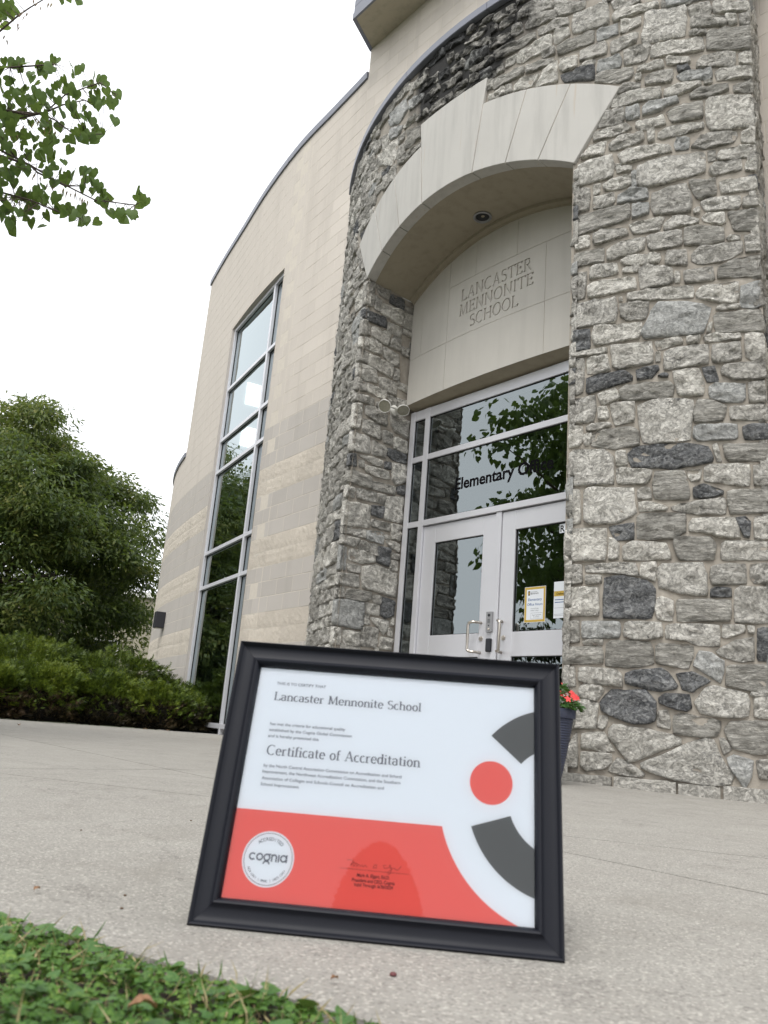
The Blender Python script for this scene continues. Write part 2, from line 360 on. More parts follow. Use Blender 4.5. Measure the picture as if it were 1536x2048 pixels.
# ------------------------------------------------------------------ the stones, surveyed one by one: zoom origin, scale, then outline;kind
SURVEY = {
('front', 1136, 0, 3.84): """
35,100 200,40 300,5 315,155 295,180 110,235 35,248 25,180;S|330,0 560,0 440,50 350,62;M|335,110 360,70 690,0 695,40 400,140 345,160;L|710,0 960,0 915,25 720,40;M
590,85 900,30 912,50 905,180 895,262 720,300 570,330 565,270 580,200;S|920,40 1085,0 1105,60 1095,95 940,110;M|1115,15 1130,0 1385,0 1390,70 1120,90;L|940,125 1190,110 1225,150 1215,182 945,200;M
1205,105 1290,92 1300,165 1245,185;L|1315,100 1400,95 1410,175 1325,180;M|405,160 555,115 555,180 400,250;L|220,225 375,170 380,250 220,305;G|320,320 500,235 535,240 520,310 330,410;D
90,380 280,300 295,345 290,400 85,465;M|930,225 1060,212 1060,250 935,260;M|1065,235 1100,215 1405,200 1420,350 1400,370 1065,370;W|640,345 1035,268 1045,375 860,400 630,435;L
425,380 635,330 600,440 575,465 435,490;D|85,500 130,465 205,445 200,480 100,505;L|230,465 395,415 410,450 400,500 215,550;G|205,600 230,555 495,500 495,570 470,600 390,625 200,622;W
530,510 560,490 725,450 735,505 610,535 525,540;L|750,440 930,425 940,465 800,488 760,480;L|990,470 1030,430 1190,388 1285,395 1285,490 985,510;M|1315,400 1415,395 1430,480 1320,485;L
835,500 920,485 940,520 850,545;D|590,580 700,530 800,515 805,560 790,620 590,640;M|510,570 560,560 555,600 515,605;L|830,570 920,535 1100,520 1110,575 1090,595 870,605;G
1130,540 1160,520 1390,500 1430,550 1450,580 1150,605;L|1045,615 1110,605 1105,625 1050,635;L|380,680 410,645 550,620 550,665 375,710;M|325,790 360,740 470,695 705,660 715,735 570,765 380,805 320,815;L
740,670 900,625 1020,620 1025,650 940,680 840,720 740,730;L|930,720 1000,675 1225,625 1235,680 1070,730 945,750;W|1270,650 1410,605 1440,680 1430,695 1280,695;M
570,810 620,775 840,740 850,770 730,810 720,835 570,875;G|1060,760 1080,745 1410,715 1470,780 1480,870 1450,960 1100,995 1065,940 1055,850;L|755,850 820,810 1030,765 1040,860 1030,895 800,930;W
290,845 420,810 430,890 415,940 225,970;D|440,815 540,795 545,890 445,915;G|515,935 725,875 750,945 560,990 520,965;L|690,1010 760,965 1040,925 1045,975 720,1060 690,1050;M
190,1030 210,1000 450,945 490,970 400,1020 190,1075;L|310,1110 390,1040 575,1010 580,1060 540,1085 380,1140 320,1145;M|605,995 660,980 660,1075 615,1085;L|835,1055 930,1045 925,1130 830,1145 815,1100;G
945,1120 990,1060 1080,1010 1290,1000 1300,1030 1270,1080 1050,1135;D|1335,1010 1430,980 1470,1040 1450,1085 1335,1080;L|95,1215 160,1110 290,1075 265,1175;L|375,1180 450,1140 780,1095 795,1150 640,1190 410,1255;L
70,1260 330,1175 350,1250 335,1350 130,1405 65,1430;L|370,1290 485,1260 485,1300 375,1320;L|525,1270 700,1205 1050,1160 1055,1310 870,1360 740,1400 600,1428 520,1400;S|1075,1150 1130,1145 1130,1215 1080,1230;M
1145,1190 1175,1140 1440,1100 1470,1160 1460,1185 1150,1220;L|1090,1280 1120,1240 1330,1215 1335,1290 1120,1340 1085,1320;D|1365,1240 1445,1210 1490,1270 1440,1305 1365,1300;L
260,1410 320,1370 485,1330 485,1400 400,1440 280,1455;L|190,1415 245,1400 235,1480 195,1490;L|1165,1390 1440,1345 1480,1440 1180,1475;L|925,1385 1130,1365 1140,1480 1000,1525 960,1460;W""",
('front', 1136, 320, 3.84): """
65,215 160,205 165,280 155,370 60,400;M|190,280 350,250 355,300 330,345 190,365;D|380,270 480,215 610,215 610,290 370,328;G|640,250 870,175 905,170 945,270 940,390 660,415 635,340;D
1015,320 1100,280 1325,265 1330,330 1310,360 1060,385;S|1350,275 1465,262 1490,345 1345,350;M|60,430 470,335 475,400 465,445 60,575 50,500;W|490,330 615,315 615,400 490,440;G
965,370 1010,350 1010,395 970,405;S|1030,430 1060,405 1200,395 1210,470 1170,485 1040,455;L|1230,400 1250,385 1460,380 1500,440 1480,530 1280,530;W|465,490 740,430 700,530 500,560;L
730,500 800,430 890,415 1005,445 1000,470 870,495 740,535;S|190,570 250,530 440,515 460,560 210,645 185,625;D|55,590 160,570 160,655 55,685;L|600,580 730,545 870,530 875,640 750,670 630,685 605,640;M
895,520 1040,500 1195,505 1200,610 1050,640 890,645;W|1220,590 1250,565 1325,570 1320,600 1230,605;L|1360,570 1480,558 1500,690 1370,700;M|295,680 400,620 590,580 580,680 300,768;D
45,715 270,670 270,770 45,815;W|950,720 1000,665 1150,640 1340,615 1340,700 1180,770 1000,790 950,760;D|745,760 760,690 905,680 915,800 750,795;D|400,770 450,730 700,708 710,740 690,780 440,800;L
165,830 230,800 370,785 380,860 160,910;S|420,820 545,805 530,850 415,860;L|540,825 600,795 730,810 800,830 805,930 760,950 560,980 545,900;M|820,845 855,845 855,935 820,935;L
885,850 1110,810 1125,900 1110,915 900,938;D|1150,830 1250,760 1480,720 1510,790 1500,880 1150,898;W|45,860 140,850 130,950 120,1050 40,1075;M|145,960 180,935 510,890 520,980 150,1055;L
445,1030 600,990 960,960 965,1045 620,1065 450,1075;L|980,1010 1030,965 1310,925 1305,1060 1290,1085 1170,1085 985,1045;L|1330,960 1470,915 1480,1110 1430,1130 1325,1120;G
45,1110 60,1095 365,1050 375,1150 360,1240 140,1265 40,1290;S|388,1050 410,1045 412,1075 392,1078;L|395,1100 620,1085 610,1150 590,1210 450,1225 400,1190;M
560,1330 640,1160 690,1085 920,1080 1100,1125 1050,1280 1040,1320 580,1365;G|1135,1140 1150,1110 1320,1100 1330,1125 1160,1145;L|1120,1190 1140,1170 1470,1140 1510,1240 1500,1310 1140,1310;W
1085,1245 1110,1240 1090,1320 1065,1320;L|180,1340 200,1275 560,1245 545,1360 200,1420;L|40,1310 160,1290 160,1440 40,1465;D|20,1475 295,1435 295,1470 20,1510;L|665,1390 870,1358 880,1395 690,1450;L
910,1350 1015,1345 1000,1395 915,1400;L|1045,1350 1090,1330 1325,1325 1330,1365 1050,1390;L|1360,1330 1490,1315 1520,1380 1510,1490 1420,1530 1370,1500;L""",
('front', 1136, 680, 3.84): """
325,40 640,5 655,165 370,222 340,190;L|145,135 295,105 315,225 200,250 145,250;L|20,150 115,135 120,200 105,400 20,420 10,340;M|140,290 200,265 440,235 495,270 490,300 150,405 135,390;D
670,90 705,85 705,155 672,160;L|740,85 780,60 1075,30 1080,170 735,225;S|1105,35 1320,5 1335,140 1150,172 1110,160;M|520,225 690,190 695,215 640,280 530,300;D|690,270 740,250 768,255 765,275;D
805,235 940,215 1010,220 1045,350 1040,420 890,425 840,405;L|1030,205 1125,195 1155,305 1070,315;D|1180,200 1200,185 1500,155 1535,210 1530,290 1280,295 1185,255;M|225,410 360,365 400,440 300,480 250,485;L
395,385 440,345 780,310 815,350 805,420 540,455 400,455;W|1085,350 1130,330 1360,330 1360,440 1340,465 1200,470 1090,430;G|1390,320 1510,305 1525,470 1395,470;M|15,460 205,420 210,520 190,620 15,640 10,540;S
225,510 290,505 310,580 290,605 230,605;L|322,490 505,465 505,620 360,650 335,570;L|530,500 720,445 960,450 960,540 940,640 940,760 620,790 575,785 545,640;S|965,560 1000,450 1110,450 1220,510 1190,610 970,625;W
1240,510 1510,485 1535,520 1530,605 1250,605;M|135,670 180,640 320,628 330,650 190,690 140,695;M|5,660 105,660 105,770 80,810 5,820;L|120,720 180,705 155,800 130,810 110,760;L
175,730 240,690 490,660 540,700 545,800 360,830 175,805;W|965,660 1000,645 1300,640 1305,740 1280,755 1000,765 960,740;G|1345,660 1420,640 1535,635 1535,755 1360,755;D
5,860 40,840 260,835 340,890 345,960 345,1100 60,1115 5,1110;S|365,850 435,840 452,955 365,960;L|455,870 500,820 790,790 850,785 1080,815 1115,900 1110,930 980,955 800,985 640,975 480,965 460,930;D
1110,800 1140,785 1180,925 1150,925;L|1190,800 1535,785 1535,920 1230,922 1200,860;W|365,990 400,975 640,1000 625,1060 600,1100 380,1100;L|665,1010 890,1000 930,1140 930,1220 660,1215 650,1110;W
910,1000 1025,990 1010,1070 945,1080;L|1050,970 1090,950 1395,950 1400,1110 1340,1115 1045,1075;L|1430,960 1535,940 1535,1110 1435,1110;M|965,1130 1040,1100 1195,1155 1190,1180 1070,1205 965,1205;D
530,1150 560,1130 625,1130 640,1215 535,1215;M|10,1145 80,1145 90,1400 10,1415;L|120,1150 150,1130 500,1130 505,1230 520,1320 390,1395 160,1415 115,1380;S|540,1245 630,1240 765,1280 750,1298 545,1308;L
790,1280 850,1260 1130,1215 1200,1205 1215,1270 1210,1330 1000,1330 800,1300;M|1225,1160 1260,1150 1535,1140 1535,1320 1250,1330 1230,1250;W""",
('front', 1116, 1020, 3.657): """
575,45 600,25 930,20 935,150 850,200 700,212 580,200;W|370,120 550,90 550,210 420,215;D|50,140 350,130 345,365 40,370 45,200;L|370,200 400,205 440,240 435,350 370,360;L
960,85 985,55 1300,55 1340,200 1180,195 1120,165 960,150;L|1305,50 1370,45 1410,80 1400,200 1365,190;D|1440,50 1536,40 1536,210 1440,212;L|470,265 540,225 790,240 830,355 470,360;L
845,200 890,195 1110,195 1160,250 1140,362 880,360 850,260;W|1195,240 1220,228 1536,225 1536,358 1200,360 1190,290;L|50,400 165,398 172,530 50,542;M|190,405 400,385 560,385 590,480 470,458 200,450;S
605,385 715,375 710,520 600,480;L|725,420 760,390 1060,385 1090,480 1090,620 1040,625 860,600 730,560;S|1120,410 1180,395 1370,392 1380,535 1130,540 1110,480;M|1415,400 1536,385 1536,535 1440,530 1410,480;M
195,475 310,475 310,530 200,540;M|335,490 460,475 640,510 710,570 700,690 685,790 325,785 330,600;D|1120,575 1160,562 1265,568 1270,630 1115,630;D|45,565 290,560 290,770 160,775 45,770;L
725,640 760,630 840,660 835,805 730,795 710,730;L|865,665 880,650 1265,660 1260,810 870,810;W|1295,580 1330,560 1536,560 1536,822 1295,820;M""",
('front', 1116, 1240, 3.657): """
35,10 145,5 150,155 90,160 30,160;M|170,10 440,8 455,60 440,125 170,128;G|480,20 520,10 750,15 765,120 650,140 520,135 475,110;S|785,35 860,28 1180,35 1185,190 1020,180 940,150 785,135;S
1210,35 1365,35 1370,80 1230,130 1200,120;L|1390,40 1435,40 1435,100 1395,95;L|1465,60 1536,50 1536,300 1465,295;D|175,155 230,140 320,140 320,178 180,175;L|1155,225 1300,150 1430,125 1435,300 1320,300 1190,255;M
30,200 310,195 320,230 320,315 30,318;W|350,175 380,150 670,160 690,220 695,320 600,335 500,345 345,330;W|715,190 740,170 990,190 985,260 950,350 780,325 715,310;W|990,330 1030,225 1120,240 1215,300 1210,380 1185,458 1100,400;G
50,350 110,340 120,480 55,480 45,420;L|145,350 200,345 420,365 460,390 470,490 380,475 200,460 145,440;L|490,390 560,370 750,352 800,380 875,480 860,500 750,520 680,510 490,460;D|860,395 980,378 1115,445 1040,480 985,525 910,505 890,440;D
1235,340 1260,330 1536,330 1536,520 1400,515 1230,480;W|150,490 180,468 300,480 330,515 275,590 150,555;L|300,600 380,510 540,515 640,510 715,600 705,740 660,755 500,750 420,710 310,660;D
735,570 780,540 960,545 975,640 940,665 860,650 740,605;D|1000,600 1080,490 1130,480 1390,540 1400,620 1395,705 1250,715 1040,685;S|1440,560 1536,560 1536,725 1440,705;L|125,575 250,590 285,610 270,790 120,790;L
300,700 360,705 350,760 325,800 285,785;L|730,665 800,660 820,760 815,798 725,775;M|845,700 900,685 1190,740 1190,790 1160,845 1050,858 840,825;W|1215,800 1260,750 1360,740 1536,742 1536,985 1400,975 1280,935;W
370,800 400,757 560,790 780,825 900,870 900,905 760,950 560,1030 520,1040 470,985 365,850;L|170,830 330,820 370,900 405,955 340,962 260,945 165,935;L|595,1050 740,1000 960,900 1080,870 1140,870 1170,960 1220,1060 1290,1140 1270,1200 1150,1215 1000,1190 860,1170 720,1130 600,1080;S
1180,865 1215,865 1270,945 1215,985;M|165,965 385,980 385,1040 340,1085 200,1100 160,1060;L|430,1010 530,1055 630,1130 620,1145 480,1135 360,1105;M|1240,1005 1290,990 1430,1030 1415,1140 1370,1235 1310,1150 1265,1090;G|1455,1030 1536,1020 1536,1170 1475,1160;M|80,900 130,820 135,1080 50,1070;M""",
('front', 740, 0, 3.491): """
1050,60 1130,0 1275,0 1275,45 1120,100 1020,130 1030,90;M|1285,0 1500,0 1500,40 1400,80 1310,115 1285,60;M|1080,160 1110,110 1285,60 1300,110 1120,190 1080,190;M|860,110 1010,20 1020,60 990,90 880,150 855,140;M
895,180 930,140 1010,95 1000,140 900,205;D|985,170 1050,150 1065,210 985,255;M|1170,210 1200,180 1375,110 1380,170 1290,200 1170,240;M|835,175 880,150 885,200 840,235;D|1290,205 1380,180 1390,235 1310,290 1285,300 1275,240;L
830,280 970,200 975,260 830,350;M|865,360 1150,215 1155,260 1010,350 870,415;W|1045,350 1265,230 1265,300 1190,360 1060,430 1020,430 1020,390;L|1300,330 1480,230 1560,205 1560,285 1310,380;W|945,420 1015,370 1005,430 940,470;L
1190,360 1285,320 1285,370 1200,395;M|1325,410 1440,375 1440,460 1340,495 1320,470;L|1085,450 1280,395 1270,430 1140,490 1080,505;M|850,490 925,430 930,490 850,530;M|850,560 1070,450 1065,510 860,620 845,600;W
1210,480 1300,415 1305,560 1140,600 1180,540;L|1010,590 1060,540 1180,505 1130,590 1000,640;L|830,660 935,600 940,655 850,695 820,700;L|945,590 980,580 985,640 950,655;M|1325,520 1440,480 1560,450 1565,545 1350,565;D
745,170 860,85 855,120 750,180;M|650,300 800,170 810,200 760,250 660,310;L|670,205 730,170 730,200 670,240;L|525,310 650,225 655,270 525,355;D|590,380 770,270 770,310 640,390 590,415;L
660,440 700,370 810,310 815,370 720,440 655,485;G|410,410 520,330 510,380 405,465;D|530,380 575,350 575,400 540,440;D|550,480 650,405 665,430 640,470 560,510;L|470,510 540,460 540,520 480,555;D
690,490 800,410 800,450 720,505;M|801,400 855,370 855,420 801,460;M|760,500 840,460 840,510 770,555;G|500,590 635,490 635,540 590,580 500,630;M|690,520 750,505 750,545 690,570;L|580,610 670,545 670,580 580,640;M
580,660 740,580 700,620 590,685;W|270,600 400,470 400,540 350,590 270,640;L|340,630 440,520 435,570 350,640;M|370,680 475,580 480,620 370,710;M|400,770 560,630 570,680 405,800;D|260,700 370,640 350,700 270,770;G
410,700 460,660 465,670 410,715;L|130,800 240,680 255,760 200,850 130,880;G|220,880 320,790 310,830 230,900;L|320,820 395,730 395,790 320,850;L|255,910 345,870 345,960 240,1040;W|130,900 220,870 200,930 140,975;G
60,860 130,740 180,680 190,690 130,800 60,900;W|60,1090 180,960 185,1060 150,1150 60,1150;L|195,1110 345,990 345,1030 230,1130 190,1150;W|190,960 235,915 230,960 195,1010;M|30,1000 110,930 60,1050 30,1070;M""",
('jamb', 620, 600, 5.69): """
615,90 880,200 880,310 740,260 615,190;D|815,25 900,50 1075,130 1065,295 920,215 810,130;L|906,245 1060,320 1045,430 890,345;L
605,215 640,215 700,290 690,400 600,385;M|720,290 940,370 890,515 770,455 715,410;L|965,410 1050,440 1045,590 905,520;M|585,400 640,405 825,500 825,625 700,570 580,525;L|840,535 1025,620 1020,760 960,740 850,640;D
570,545 675,590 655,720 560,680;M|685,605 965,740 945,885 670,740;L|975,770 1025,785 1020,920 965,900;D|560,710 760,800 770,950 650,900 545,845;L|545,865 650,920 640,1035 540,1010;D|785,865 1000,945 990,1085 900,1050 810,980;M
665,945 880,1035 870,1130 655,1035;L|520,1045 745,1125 740,1195 510,1130;M|890,1070 990,1110 985,1210 930,1190;M|765,1155 830,1165 880,1250 770,1210;M|640,1195 740,1205 880,1290 885,1430 770,1390 640,1290;D
505,1165 600,1180 600,1290 570,1460 510,1450 485,1400;L|620,1345 810,1420 820,1590 720,1550 610,1490;M|930,1270 1140,1380 1125,1580 960,1480 925,1390;S|835,1480 955,1510 945,1655 850,1615;M|470,1480 690,1560 705,1640 695,1745 450,1700;S
965,1555 1120,1610 1115,1750 960,1680;L|725,1590 885,1680 870,1790 715,1750;M|895,1680 1115,1760 1105,1860 960,1820 890,1760;D|570,1760 700,1780 840,1830 835,1900 750,1880;L|440,1740 535,1750 545,1890 440,1870;D
570,1810 630,1830 620,1910 570,1890;M|640,1870 900,1950 925,2040 780,2010 640,1940;L|865,1835 935,1850 930,1925 860,1910;D""",
('jamb', 600, 940, 5.389): """
1010,-80 1165,-50 1145,130 1040,155 1000,90;S|515,0 600,0 780,80 780,195 650,160 505,110;W|785,115 1040,180 1035,265 920,235 785,200;M|1055,180 1140,160 1130,270 1060,250;D|495,150 600,190 595,295 480,270;L|625,195 835,245 840,345 625,300;S
850,250 930,270 920,375 845,345;M|945,285 1130,290 1110,450 1105,570 920,530 925,400;S|450,320 770,385 760,620 600,600 430,570;L|785,380 920,390 905,515 780,480;D|785,530 980,580 980,660 780,605;M|995,575 1105,600 1090,765 1000,740;L
450,595 565,620 560,685 440,665;M|570,640 715,640 715,730 570,700;S|725,650 900,670 920,700 910,795 725,745;G|925,695 980,710 980,745 930,735;L|440,690 560,720 645,740 610,830 430,770;M|935,755 1020,770 1085,810 1075,885 980,830;L
650,755 755,790 745,875 640,850;M|765,790 845,800 840,930 755,890;M|860,820 985,840 965,1040 835,990;D|410,800 510,830 500,1075 400,1050 385,900;G|545,850 650,860 820,930 820,990 680,1005 530,960;L|990,890 1080,910 1075,965 985,950;M
985,970 1065,985 1060,1090 975,1065;L|525,1005 665,1035 655,1110 525,1085;M|680,1040 820,1020 960,1075 1060,1110 1040,1375 900,1330 680,1265 675,1150;L|370,1100 640,1130 650,1265 520,1240 370,1220;M|365,1290 490,1260 480,1365 370,1365;M
510,1275 780,1315 780,1395 700,1415 510,1380;W|390,1390 520,1395 695,1430 695,1600 660,1720 560,1700 390,1660 360,1520;G|800,1345 880,1360 880,1450 800,1430;M|900,1370 1030,1410 1020,1570 930,1600 880,1560 885,1440;D|720,1430 865,1460 860,1570 730,1545;L
710,1565 760,1620 765,1665 705,1660;L|765,1590 970,1625 960,1700 910,1775 850,1700;S|1000,1590 1020,1595 1010,1680 985,1675;L|350,1690 445,1700 440,1880 340,1870;L|480,1720 660,1750 655,1880 600,1900 470,1860;L
680,1685 850,1705 845,1860 830,1915 665,1890;M|960,1700 1010,1710 1000,1800 945,1780;L|880,1800 1000,1820 995,1940 865,1920;L""",
('jamb', 660, 240, 5.12): "385,1645 470,1665 455,1905 372,1880;M|485,1690 625,1745 605,1835 520,1790;M|640,1780 770,1840 770,1940 620,1865;D|480,1790 540,1850 510,1960 470,1930;M",
}
SURVEY[('front', 660, 240, 5.12)] = "366,1655 362,1875 250,1965 235,1900 290,1770;L|290,1300 350,1500 330,1540 280,1450 262,1350;M|345,1560 375,1620 250,1740 240,1690;M"
JS = -1.204
def poly_area(P): return .5*sum(P[i][0]*P[(i+1) % len(P)][1] - P[(i+1) % len(P)][0]*P[i][1] for i in range(len(P)))
STONES = []       # (surface, outline in surface metres, kind)
for (surf, ox, oy, sc), txt in SURVEY.items():
    for item in txt.replace('\n', '|').split('|'):
        if not item.strip(): continue
        pts, kd = item.strip().split(';'); P = []
        for t_ in pts.split():
            x, y = map(float, t_.split(',')); px = (ox + x/sc, oy + y/sc)
            if surf == 'front':
                a, z = on_cyl(px); P.append((a*DR, z))
            else:
                d, z = on_jamb(px); P.append((d, z))
        if kd == 'D' and P[0][1] > 2.9 and random.random() < .55: kd = 'M'
        STONES.append((surf, P, kd))

INR, EXR, ACZ = 2.45, 3.10, 2.35           # arch: intrados, extrados radii, centre height
def arch_clear(s, z):                       # metres outside the voussoir ring (front surface)
    l = DR*math.sin(s/DR)
    if z < ACZ + 2.05: return abs(l) - 1.215
    an = math.atan2(abs(l), z-ACZ)
    if an > .522: return min(math.hypot(l, z-ACZ)*math.sin(an-.522), max(abs(l)-1.215, z-4.47))
    return max(math.hypot(l, z-ACZ) - (EXR if abs(l) > .40 else 3.35), abs(l) - 1.54 if z < ACZ+2.72 else -9)
# fill the rest of the masonry with random rubble in courses, keeping clear of surveyed stones and the arch
def inside(P, x, y):
    c = False; n = len(P)
    for i in range(n):
        (x1, y1), (x2, y2) = P[i], P[(i+1) % n]
        if (y1 > y) != (y2 > y) and x < (x2-x1)*(y-y1)/(y2-y1) + x1: c = not c
    return c
def fill(surf, s0, s1, z0, z1, clear, cw=(.16, .42), ch=(.09, .22), jaw=.012):
    taken = [(P, min(p[0] for p in P), max(p[0] for p in P), min(p[1] for p in P), max(p[1] for p in P)) for sf, P, k in STONES if sf == surf]
    def bad(s, z):
        if not clear(s, z): return True
        for P, a, b, c, d in taken:
            if a < s < b and c < z < d and inside(P, s, z): return True
        return False
    z = z0; out = []
    while z < z1:
        h = random.uniform(*ch); s = s0 - random.uniform(0, .2)
        while s < s1:
            w = random.uniform(*cw); a, b = max(s, s0), min(s+w, s1); t = min(z+h, z1)
            s += w
            if b-a < .05 or t-z < .04: continue
            # shrink from any side that bumps into something
            A, B, Z0, Z1 = a, b, z, t
            for _ in range(14):
                L_ = any(bad(A+.012, Z0+(Z1-Z0)*k) for k in (.12, .5, .88)); R2 = any(bad(B-.012, Z0+(Z1-Z0)*k) for k in (.12, .5, .88))
                T_ = any(bad(A+(B-A)*k, Z1-.012) for k in (.12, .5, .88)); B_ = any(bad(A+(B-A)*k, Z0+.012) for k in (.12, .5, .88))
                if not (L_ or R2 or T_ or B_): break
                if L_: A += .02
                if R2: B -= .02
                if T_ and not (L_ and R2): Z1 -= .012
                if B_ and not (L_ and R2): Z0 += .012
                if B-A < .05 or Z1-Z0 < .035: break
            if B-A < .05 or Z1-Z0 < .035 or bad((A+B)/2, (Z0+Z1)/2): continue
            g = .008; j = lambda: random.uniform(-jaw, jaw)
            P = [(A+g, Z0+g+j()*.5), ((A+B)/2, Z0+g+j()*.5), (B-g, Z0+g+j()*.5), (B-g+j(), (Z0+Z1)/2), (B-g, Z1-g), ((A+B)/2+j(), Z1-g+j()*.5), (A+g, Z1-g+j()*.4), (A+g+j(), (Z0+Z1)/2)]
            out.append((surf, P, random.choice('LLLMMMMMSSGWWMLD')))
        z += h
    STONES.extend(out)
S_L, S_R = -R_(35)*DR, R_(33)*DR
fill('front', S_L, -R_(16.4)*DR, .06, 6.39, lambda s, z: arch_clear(s, z) > .02)
fill('front', R_(16.5)*DR, S_R-.01, .02, 6.39, lambda s, z: arch_clear(s, z) > .02 and z > .10)
fill('front', -R_(24)*DR, R_(24)*DR, 4.4, 6.39, lambda s, z: arch_clear(s, z) > .02)
fill('jamb', 3.47, 4.125, .0, 4.43, lambda s, z: True)
# ------------------------------------------------------------------ ground
def gz(x, y):
    p = np.array([x, y]) - DC; l = p@DT; d = p@DN
    t = min(1, max(0, (5.6-d)/1.3)); t = t*t*(3-2*t)
    return .043*math.exp(-((l-.2)/1.25)**2)*t
GL0, GLD = Vector((-.392, 1.005, 0)), Vector((.8565, -.5162, 0))        # edge between pavement and the planted bed
HL0, HL1 = Vector((-4.35, 10.08, 0)), Vector((-1.95, 11.57, 0))         # far edge of the pavement, along the junipers
def grid_bm(x0, x1, y0, y1, st):
    bm = bmesh.new(); nx, ny = int((x1-x0)/st)+1, int((y1-y0)/st)+1
    V = [[bm.verts.new((x0+i*st, y0+j*st, 0)) for j in range(ny)] for i in range(nx)]
    for i in range(nx-1):
        for j in range(ny-1): bm.faces.new((V[i][j], V[i+1][j], V[i+1][j+1], V[i][j+1]))
    return bm
def cut(bm, p, nrm):   # remove the side nrm points to
    bmesh.ops.bisect_plane(bm, geom=bm.verts[:]+bm.edges[:]+bm.faces[:], plane_co=p, plane_no=nrm, clear_outer=True)
earth = MB(); earth.add([(-400, -300, -.06), (400, -300, -.06), (400, 500, -.06), (-400, 500, -.06)], [(0, 1, 2, 3)])
earth.obj('lawn', M['earth'], kind='structure')
pavement = thing('pavement', None, None, kind='structure')
gn = Vector((-GLD.y, GLD.x, 0))                                          # towards the building
hd = (HL1-HL0).normalized(); hn = Vector((-hd.y, hd.x, 0))
joints = [(Vector((-2.491, 5.82, 0)), Vector((-.563, 3.298, 0))), (Vector((-1.25, 2.973, 0)), Vector((-.661, 3.839, 0))), (Vector((.546, 2.287, 0)), Vector((1.018, 2.15, 0)))]
k = 0
for signs in [(a, b, c) for a in (-1, 1) for b in (-1, 1) for c in (-1, 1)]:
    bm = grid_bm(-9.5, 6.5, -3, 12.7, .35)
    cut(bm, GL0, -gn); cut(bm, HL0, hn)
    for (p, q), s in zip(joints, signs):
        d = (q-p).normalized(); n_ = Vector((-d.y, d.x, 0))*s
        if len(bm.faces): cut(bm, p - n_*.004, n_)
    if not bm.faces: bm.free(); continue
    for v in bm.verts: v.co.z = gz(v.co.x, v.co.y)
    r = bmesh.ops.extrude_face_region(bm, geom=bm.faces[:])
    for g_ in r['geom']:
        if isinstance(g_, bmesh.types.BMVert): g_.co.z -= .1
    bmesh.ops.recalc_face_normals(bm, faces=bm.faces)
    me = bpy.data.meshes.new('slab'); bm.to_mesh(me); bm.free(); me.materials.append(M['concrete']); link('slab', me, pavement)
jb = MB(); jb.add([(-9.5, -3, -.03), (6.5, -3, -.03), (6.5, 12.7, -.03), (-9.5, 12.7, -.03)], [(0, 1, 2, 3)])
bm = bmesh.new(); vs = [bm.verts.new(v) for v in jb.v]; bm.faces.new(vs); cut(bm, GL0+gn*.05, -gn); cut(bm, HL0-hn*.05, hn)
me = bpy.data.meshes.new('joint_filler'); bm.to_mesh(me); bm.free(); me.materials.append(M['soil']); link('joint_filler', me, pavement)

# ------------------------------------------------------------------ stone entrance bay
ent = thing('stone_entrance', 'curved rubble stone entrance bay with a pale arch over the glass doors', 'stone entrance', cyl(0, 0, DR))
LR = {'front': lambda s, z, h: cyl(min(max(s, S_L), S_R)/DR, z, DR-.022+h),
      'jamb': lambda s, z, h: lat(JS-.022+h, min(s, 4.150), z),
      'jamb_right': lambda s, z, h: lat(-JS+.022-h, min(s, 4.150), z)}
n0 = len(STONES); fill('jamb_right', 3.47, 4.14, 0, 4.43, lambda s, z: True)
cr = cyl(R_(33), 0, DR); az = math.atan2(cr.x, cr.y) + .0078       # the short return on the right, back to the block wall
ddir = np.array([math.sin(az), math.cos(az)]); sq = (DC@DN + 2.99)/(ddir@DN); RQ = Vector((*(ddir*sq), 0)); RV = RQ - Vector((cr.x, cr.y, 0)); RLN = RV.length; RV.normalize(); RN = Vector((RV.y, -RV.x, 0))
LR['return'] = lambda s, z, h: Vector((cr.x, cr.y, z)) + RV*s + RN*(-.022+h)
fill('return', .0, RLN, 0, 6.39, lambda s, z: True)
EXPAND = {'front': 1.0, 'jamb': 1.0, 'jamb_right': .6, 'return': .4}
